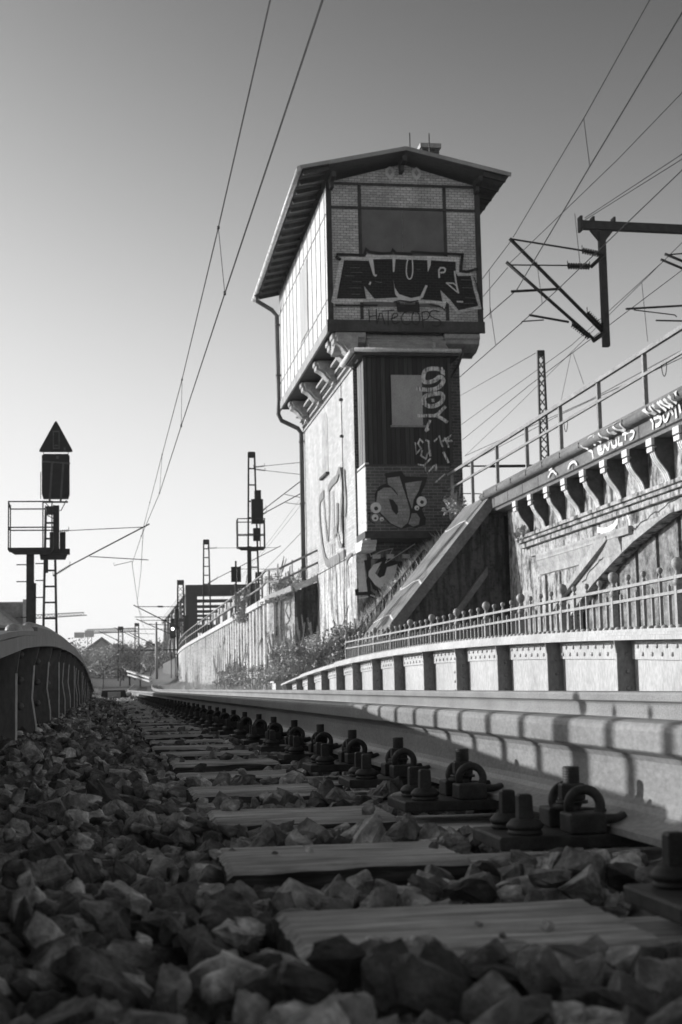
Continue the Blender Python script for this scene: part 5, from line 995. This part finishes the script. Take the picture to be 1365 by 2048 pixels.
def crane(x, y, zj, x0, x1, tilt, label):
    c = empty('tower_crane', (x, y, 0), label, 'crane', 'tower cranes'); t = MB()
    for s_ in (-1, 1):
        t.bar((x+s_*.9, y, 0), (x+s_*.9, y, zj), .3)
    for i in range(14): z = zj*i/14; t.bar((x-.9, y, z), (x+.9, y, z+zj/14), .2)
    t.build('tower', 'crane', c); j = MB(); n = 22
    def P(u, dz): xx = x0+(x1-x0)*u; return (xx, y, zj+1+(xx-x)*tilt+dz)
    j.bar(P(0, 0), P(1, 0), .5); j.bar(P(.15, 1.9), P(.97, 1.5), .4)
    for i in range(n): a = .15+.82*i/n; b = .15+.82*(i+1)/n; j.bar(P(a, 0), P((a+b)/2, 1.7), .3); j.bar(P((a+b)/2, 1.7), P(b, 0), .3)
    j.build('jib', 'crane', c); MB().box(x0-1.5, x0+3, y-1, y+1, zj-.9, zj+1.6).build('counterweight', 'stone_d', c); MB().box(x-2.2, x+2, y-1.2, y+1.2, zj-.6, zj+2.4).build('cab', 'stone_d', c)
crane(-9.0, 700, 24.6, -14.4, 13, .03, 'tower crane whose jib points right above the far trees')
crane(-46, 760, 34.2, -56, -11, .05, 'fainter tower crane, only its jib tip showing beside the left mast')
# ---------------------------------------------------------------- trees, shrubs, grass
def tree(x, y, z, h, spread, seed, label, nleaf=2200, ls=.16, lm='leaf', grp='far trees'):
    rg_ = random.Random(seed); root = empty('tree', (x, y, z), label, 'tree', grp); tr = MB(); tips = []
    def br(p, d, L, r, lev):
        pts = [p]; q = p; dd = d.copy()
        for i in range(4): dd = (dd+Vector((rg_.gauss(0, .16), rg_.gauss(0, .16), .05))).normalized(); q = q+dd*L/4; pts.append(q)
        tr.tube(pts, [r*(1-.14*i) for i in range(5)], 5 if lev < 2 else 3, False)
        if lev >= 4: tips.extend([(q, L)]); return
        for k in range(3 if lev else 5):
            a = pts[2+k % 3]; nd = (dd*.55+Vector((rg_.gauss(0, .6), rg_.gauss(0, .6), rg_.uniform(.0, .6)))).normalized(); br(a, nd, L*rg_.uniform(.55, .75), r*.5, lev+1)
        tips.append((q, L))
    br(Vector((x, y, z)), Vector((0, 0, 1)), h*.42, h*.022, 0); tr.build('trunk', 'bark', root)
    lp = []
    for _ in range(nleaf): q, L = rg_.choice(tips); lp.append(q+Vector((rg_.gauss(0, 1)*spread, rg_.gauss(0, 1)*spread, rg_.gauss(0, .8)*spread)))
    lm_ = MB(); leaves(lm_, lp, ls, rg_); lm_.build('crown', lm, root)
TR = [(-2.8, 120, 4.2, 'bare tree just right of the dark girder end'), (-.6, 135, 3.8, 'bushy tree second from the dark girder end'), (1.0, 150, 4.4, 'bushy tree left of the leftmost far mast'), (2.6, 205, 5.4, 'tree behind the far masts'), (5.6, 210, 5.0, 'tree right behind the plain far pole'), (7.6, 200, 4.8, 'tree beside the end of the retaining wall'), (-12.6, 110, 7.4, 'tree at the left edge in front of the gabled house'), (-4.6, 150, 4.6, 'tree behind the dark girder top')]
for i, (x, y, h, lab) in enumerate(TR): tree(x, y, rise(y)-.4, h, .42, 20+i, lab, 1500, .13, 'grass' if i in (0, 1) else 'leaf')
wd_ = MB(); rw = random.Random(3); lp = []
for _ in range(14000):
    x = rw.uniform(-60, 40); y = rw.uniform(225, 275); h = 3.2+1.8*math.sin(x*.35)+1.2*math.sin(x*.9+1); lp.append((x, y, rise(y)-1+max(0, h+1)*rw.random()**.6+rw.gauss(0, .3)))
leaves(wd_, lp, .55, rw); tag(wd_.build('far_wood', 'hill'), 'far-off belt of undergrowth closing the view behind the tracks', kind='stuff')
def bush(x, y, z, rx_, ry_, rz_, n, seed, label, lm='leaf', stalks=10, ls=.05, grp='shrubs by the walls'):
    rg_ = random.Random(seed); root = empty('shrub', (x, y, z), label, 'shrub', grp); lp = []
    cl = [(rg_.gauss(0, .45), rg_.gauss(0, .45), rg_.random()**1.2) for _ in range(26)]
    for _ in range(n):
        c = rg_.choice(cl); lp.append((x+(c[0]+rg_.gauss(0, .14))*rx_, y+(c[1]+rg_.gauss(0, .14))*ry_, z+max(-.1, c[2]+rg_.gauss(0, .12))*rz_))
    m_ = MB(); leaves(m_, lp, ls, rg_); m_.build('foliage', lm, root); s_ = MB()
    for _ in range(stalks+14):
        a = Vector((x+rg_.gauss(0, .4)*rx_, y+rg_.gauss(0, .4)*ry_, z-.1)); h = rz_*rg_.uniform(.7, 1.25) if _ < 14 else rz_*rg_.uniform(1.2, 2.3)
        b = a+Vector((rg_.gauss(0, .12)*h, rg_.gauss(0, .12)*h, h)); mid = (a+b)/2+Vector((rg_.gauss(0, .04), 0, 0))*h; s_.tube([a, mid, b], [.014, .010, .005], 3, False)
        if _ >= 14:
            for k in range(9): c = mid.lerp(b, .3+.7*k/9); s_.add([c, c+Vector((.05, 0, .03)), c+Vector((.02, 0, .09))], [(0, 1, 2)])
    s_.build('stalks', 'twig', root)
BU = [(6.9, 43.2, .8, .9, .8, .8, 2600, 'bright leafy shrub right at the foot of the lit tower wall', 'leaf', 14), (6.0, 44.5, .4, 1.0, 1.2, .7, 2600, 'low shrub left of the shrub at the tower foot', 'leaf', 16),
      (6.6, 50, .8, .8, 2.0, .8, 2000, 'tall weedy shrub along the tower side', 'grass', 26), (5.9, 51.5, .5, .7, 1.2, .8, 1600, 'shrub with dry stalks before the end wall of the retaining wall', 'leaf', 22),
      (5.2, 46, .0, 1.0, 1.6, .8, 2200, 'straw-coloured low shrub behind the trackside box', 'grass', 20), (7.95, 43.9, 1.6, .4, .4, .7, 1500, 'small dark shrub under the K graffiti', 'leaf', 12),
      (8.9, 43.9, 2.4, .6, .5, .6, 700, 'weed with dry stalks halfway up the bank', 'grass', 22), (10.0, 42.3, 4.85, .3, .4, .5, 400, 'tufty weed where the handrail meets the wing wall top', 'grass', 18),
      (10.25, 24.6, 4.0, .15, .45, .4, 500, 'leafy tuft hanging below the cornice near the right edge', 'leaf', 2), (10.25, 36.4, 3.6, .15, .4, .25, 300, 'small weed on the ledge by the leftmost bracket', 'leaf', 4),
      (5.6, 64, 2.9, .25, 1.0, 1.1, 1100, 'climbing shrub over the retaining wall top near its handrail', 'leaf', 8), (6.5, 55.8, 3.5, .9, .4, .7, 900, 'weeds growing above the end wall', 'grass', 24), (5.4, 70, 0, .5, 3, .8, 1800, 'low shrub halfway along the retaining wall foot', 'leaf', 14),
      (4.9, 58, -.1, .6, 2.0, .9, 2000, 'shrub at the near end of the retaining wall foot', 'leaf', 18), (-2.6, 52, -.2, .9, 2.5, .6, 1300, 'pale weeds right of the dark girder end', 'grass', 14), (6.2, 128, .8, .8, 4, 1.0, 900, 'far shrub where the retaining wall ends', 'leaf', 6)]
for i, (x, y, z, a, b, c, n, lab, lm, stk) in enumerate(BU): bush(x, y, z, a, b, c, int(n*2.2) if y < 60 else n, 50+i, lab, lm, stk//2, .05 if y < 60 else .07)
def grass(name, region, n, h, label, seed, m_='grass', w=.012):
    rg_ = random.Random(seed); mb = MB()
    for _ in range(n):
        x, y, z = region(rg_); hh = h*rg_.uniform(.4, 1.3); dx, dy = rg_.gauss(0, .3)*hh, rg_.gauss(0, .3)*hh; t = rg_.random()*3; a = Vector((math.cos(t), math.sin(t), 0))*w
        mb.add([Vector((x, y, z))-a, Vector((x, y, z))+a, Vector((x+dx*.4, y+dy*.4, z+hh*.6))+a*.6, Vector((x+dx, y+dy, z+hh)), Vector((x+dx*.4, y+dy*.4, z+hh*.6))-a*.6], [(0, 1, 2, 4), (4, 2, 3)])
    return tag(mb.build(name, m_), label, kind='stuff')
def r1(g_): y = g_.uniform(30, 125); x = g_.uniform(3.9+max(0, y-45)**2/1400*0, 5.75); return x, y, gh(x, y)
grass('grass', r1, 9000, .45, 'dry grass along the foot of the retaining wall', 1, 'grass', .02)
def r2(g_): y = g_.uniform(29.8, 110); x = g_.uniform(-7, -1.15+max(0, y-60)*.01); return x, y, gh(x, y)
grass('grass', r2, 9000, .4, 'pale grass left of the curving track', 2, 'grass', .02)
def r3(g_): y = g_.uniform(43.05, 45.1); x = g_.uniform(5.4, 9.8); return x, y, max(gh(x, y), -.4+(x-5.6)*1.09 if y > 43 else gh(x, y))
grass('grass', r3, 5200, .4, 'dry grass and weeds on the bank between tower and wing wall', 3, 'grass', .014)
def r4(g_): y = g_.uniform(45, 56); x = g_.uniform(5.3, 7.4); return x, y, gh(x, y)
grass('grass', r4, 3800, .5, 'weeds on the slope along the lit side of the tower', 4, 'grass', .016)
hz = bpy.data.materials.new('haze'); hz.use_nodes = True; t_ = hz.node_tree; t_.nodes.clear(); ou = t_.nodes.new('ShaderNodeOutputMaterial'); pv = t_.nodes.new('ShaderNodeVolumePrincipled')
pv.inputs['Color'].default_value = (.9, .9, .9, 1); pv.inputs['Density'].default_value = HAZE; pv.inputs['Anisotropy'].default_value = .3; t_.links.new(pv.outputs[0], ou.inputs['Volume'])
ho = MB().box(-520, 520, -45, 1010, -2, 38.5).build('haze', hz); tag(ho, 'thin bright haze paling the far trees, houses and cranes', kind='stuff')
bpy.context.view_layer.update()
for o in SC.objects:
    if '_o' in o: del o['_o']
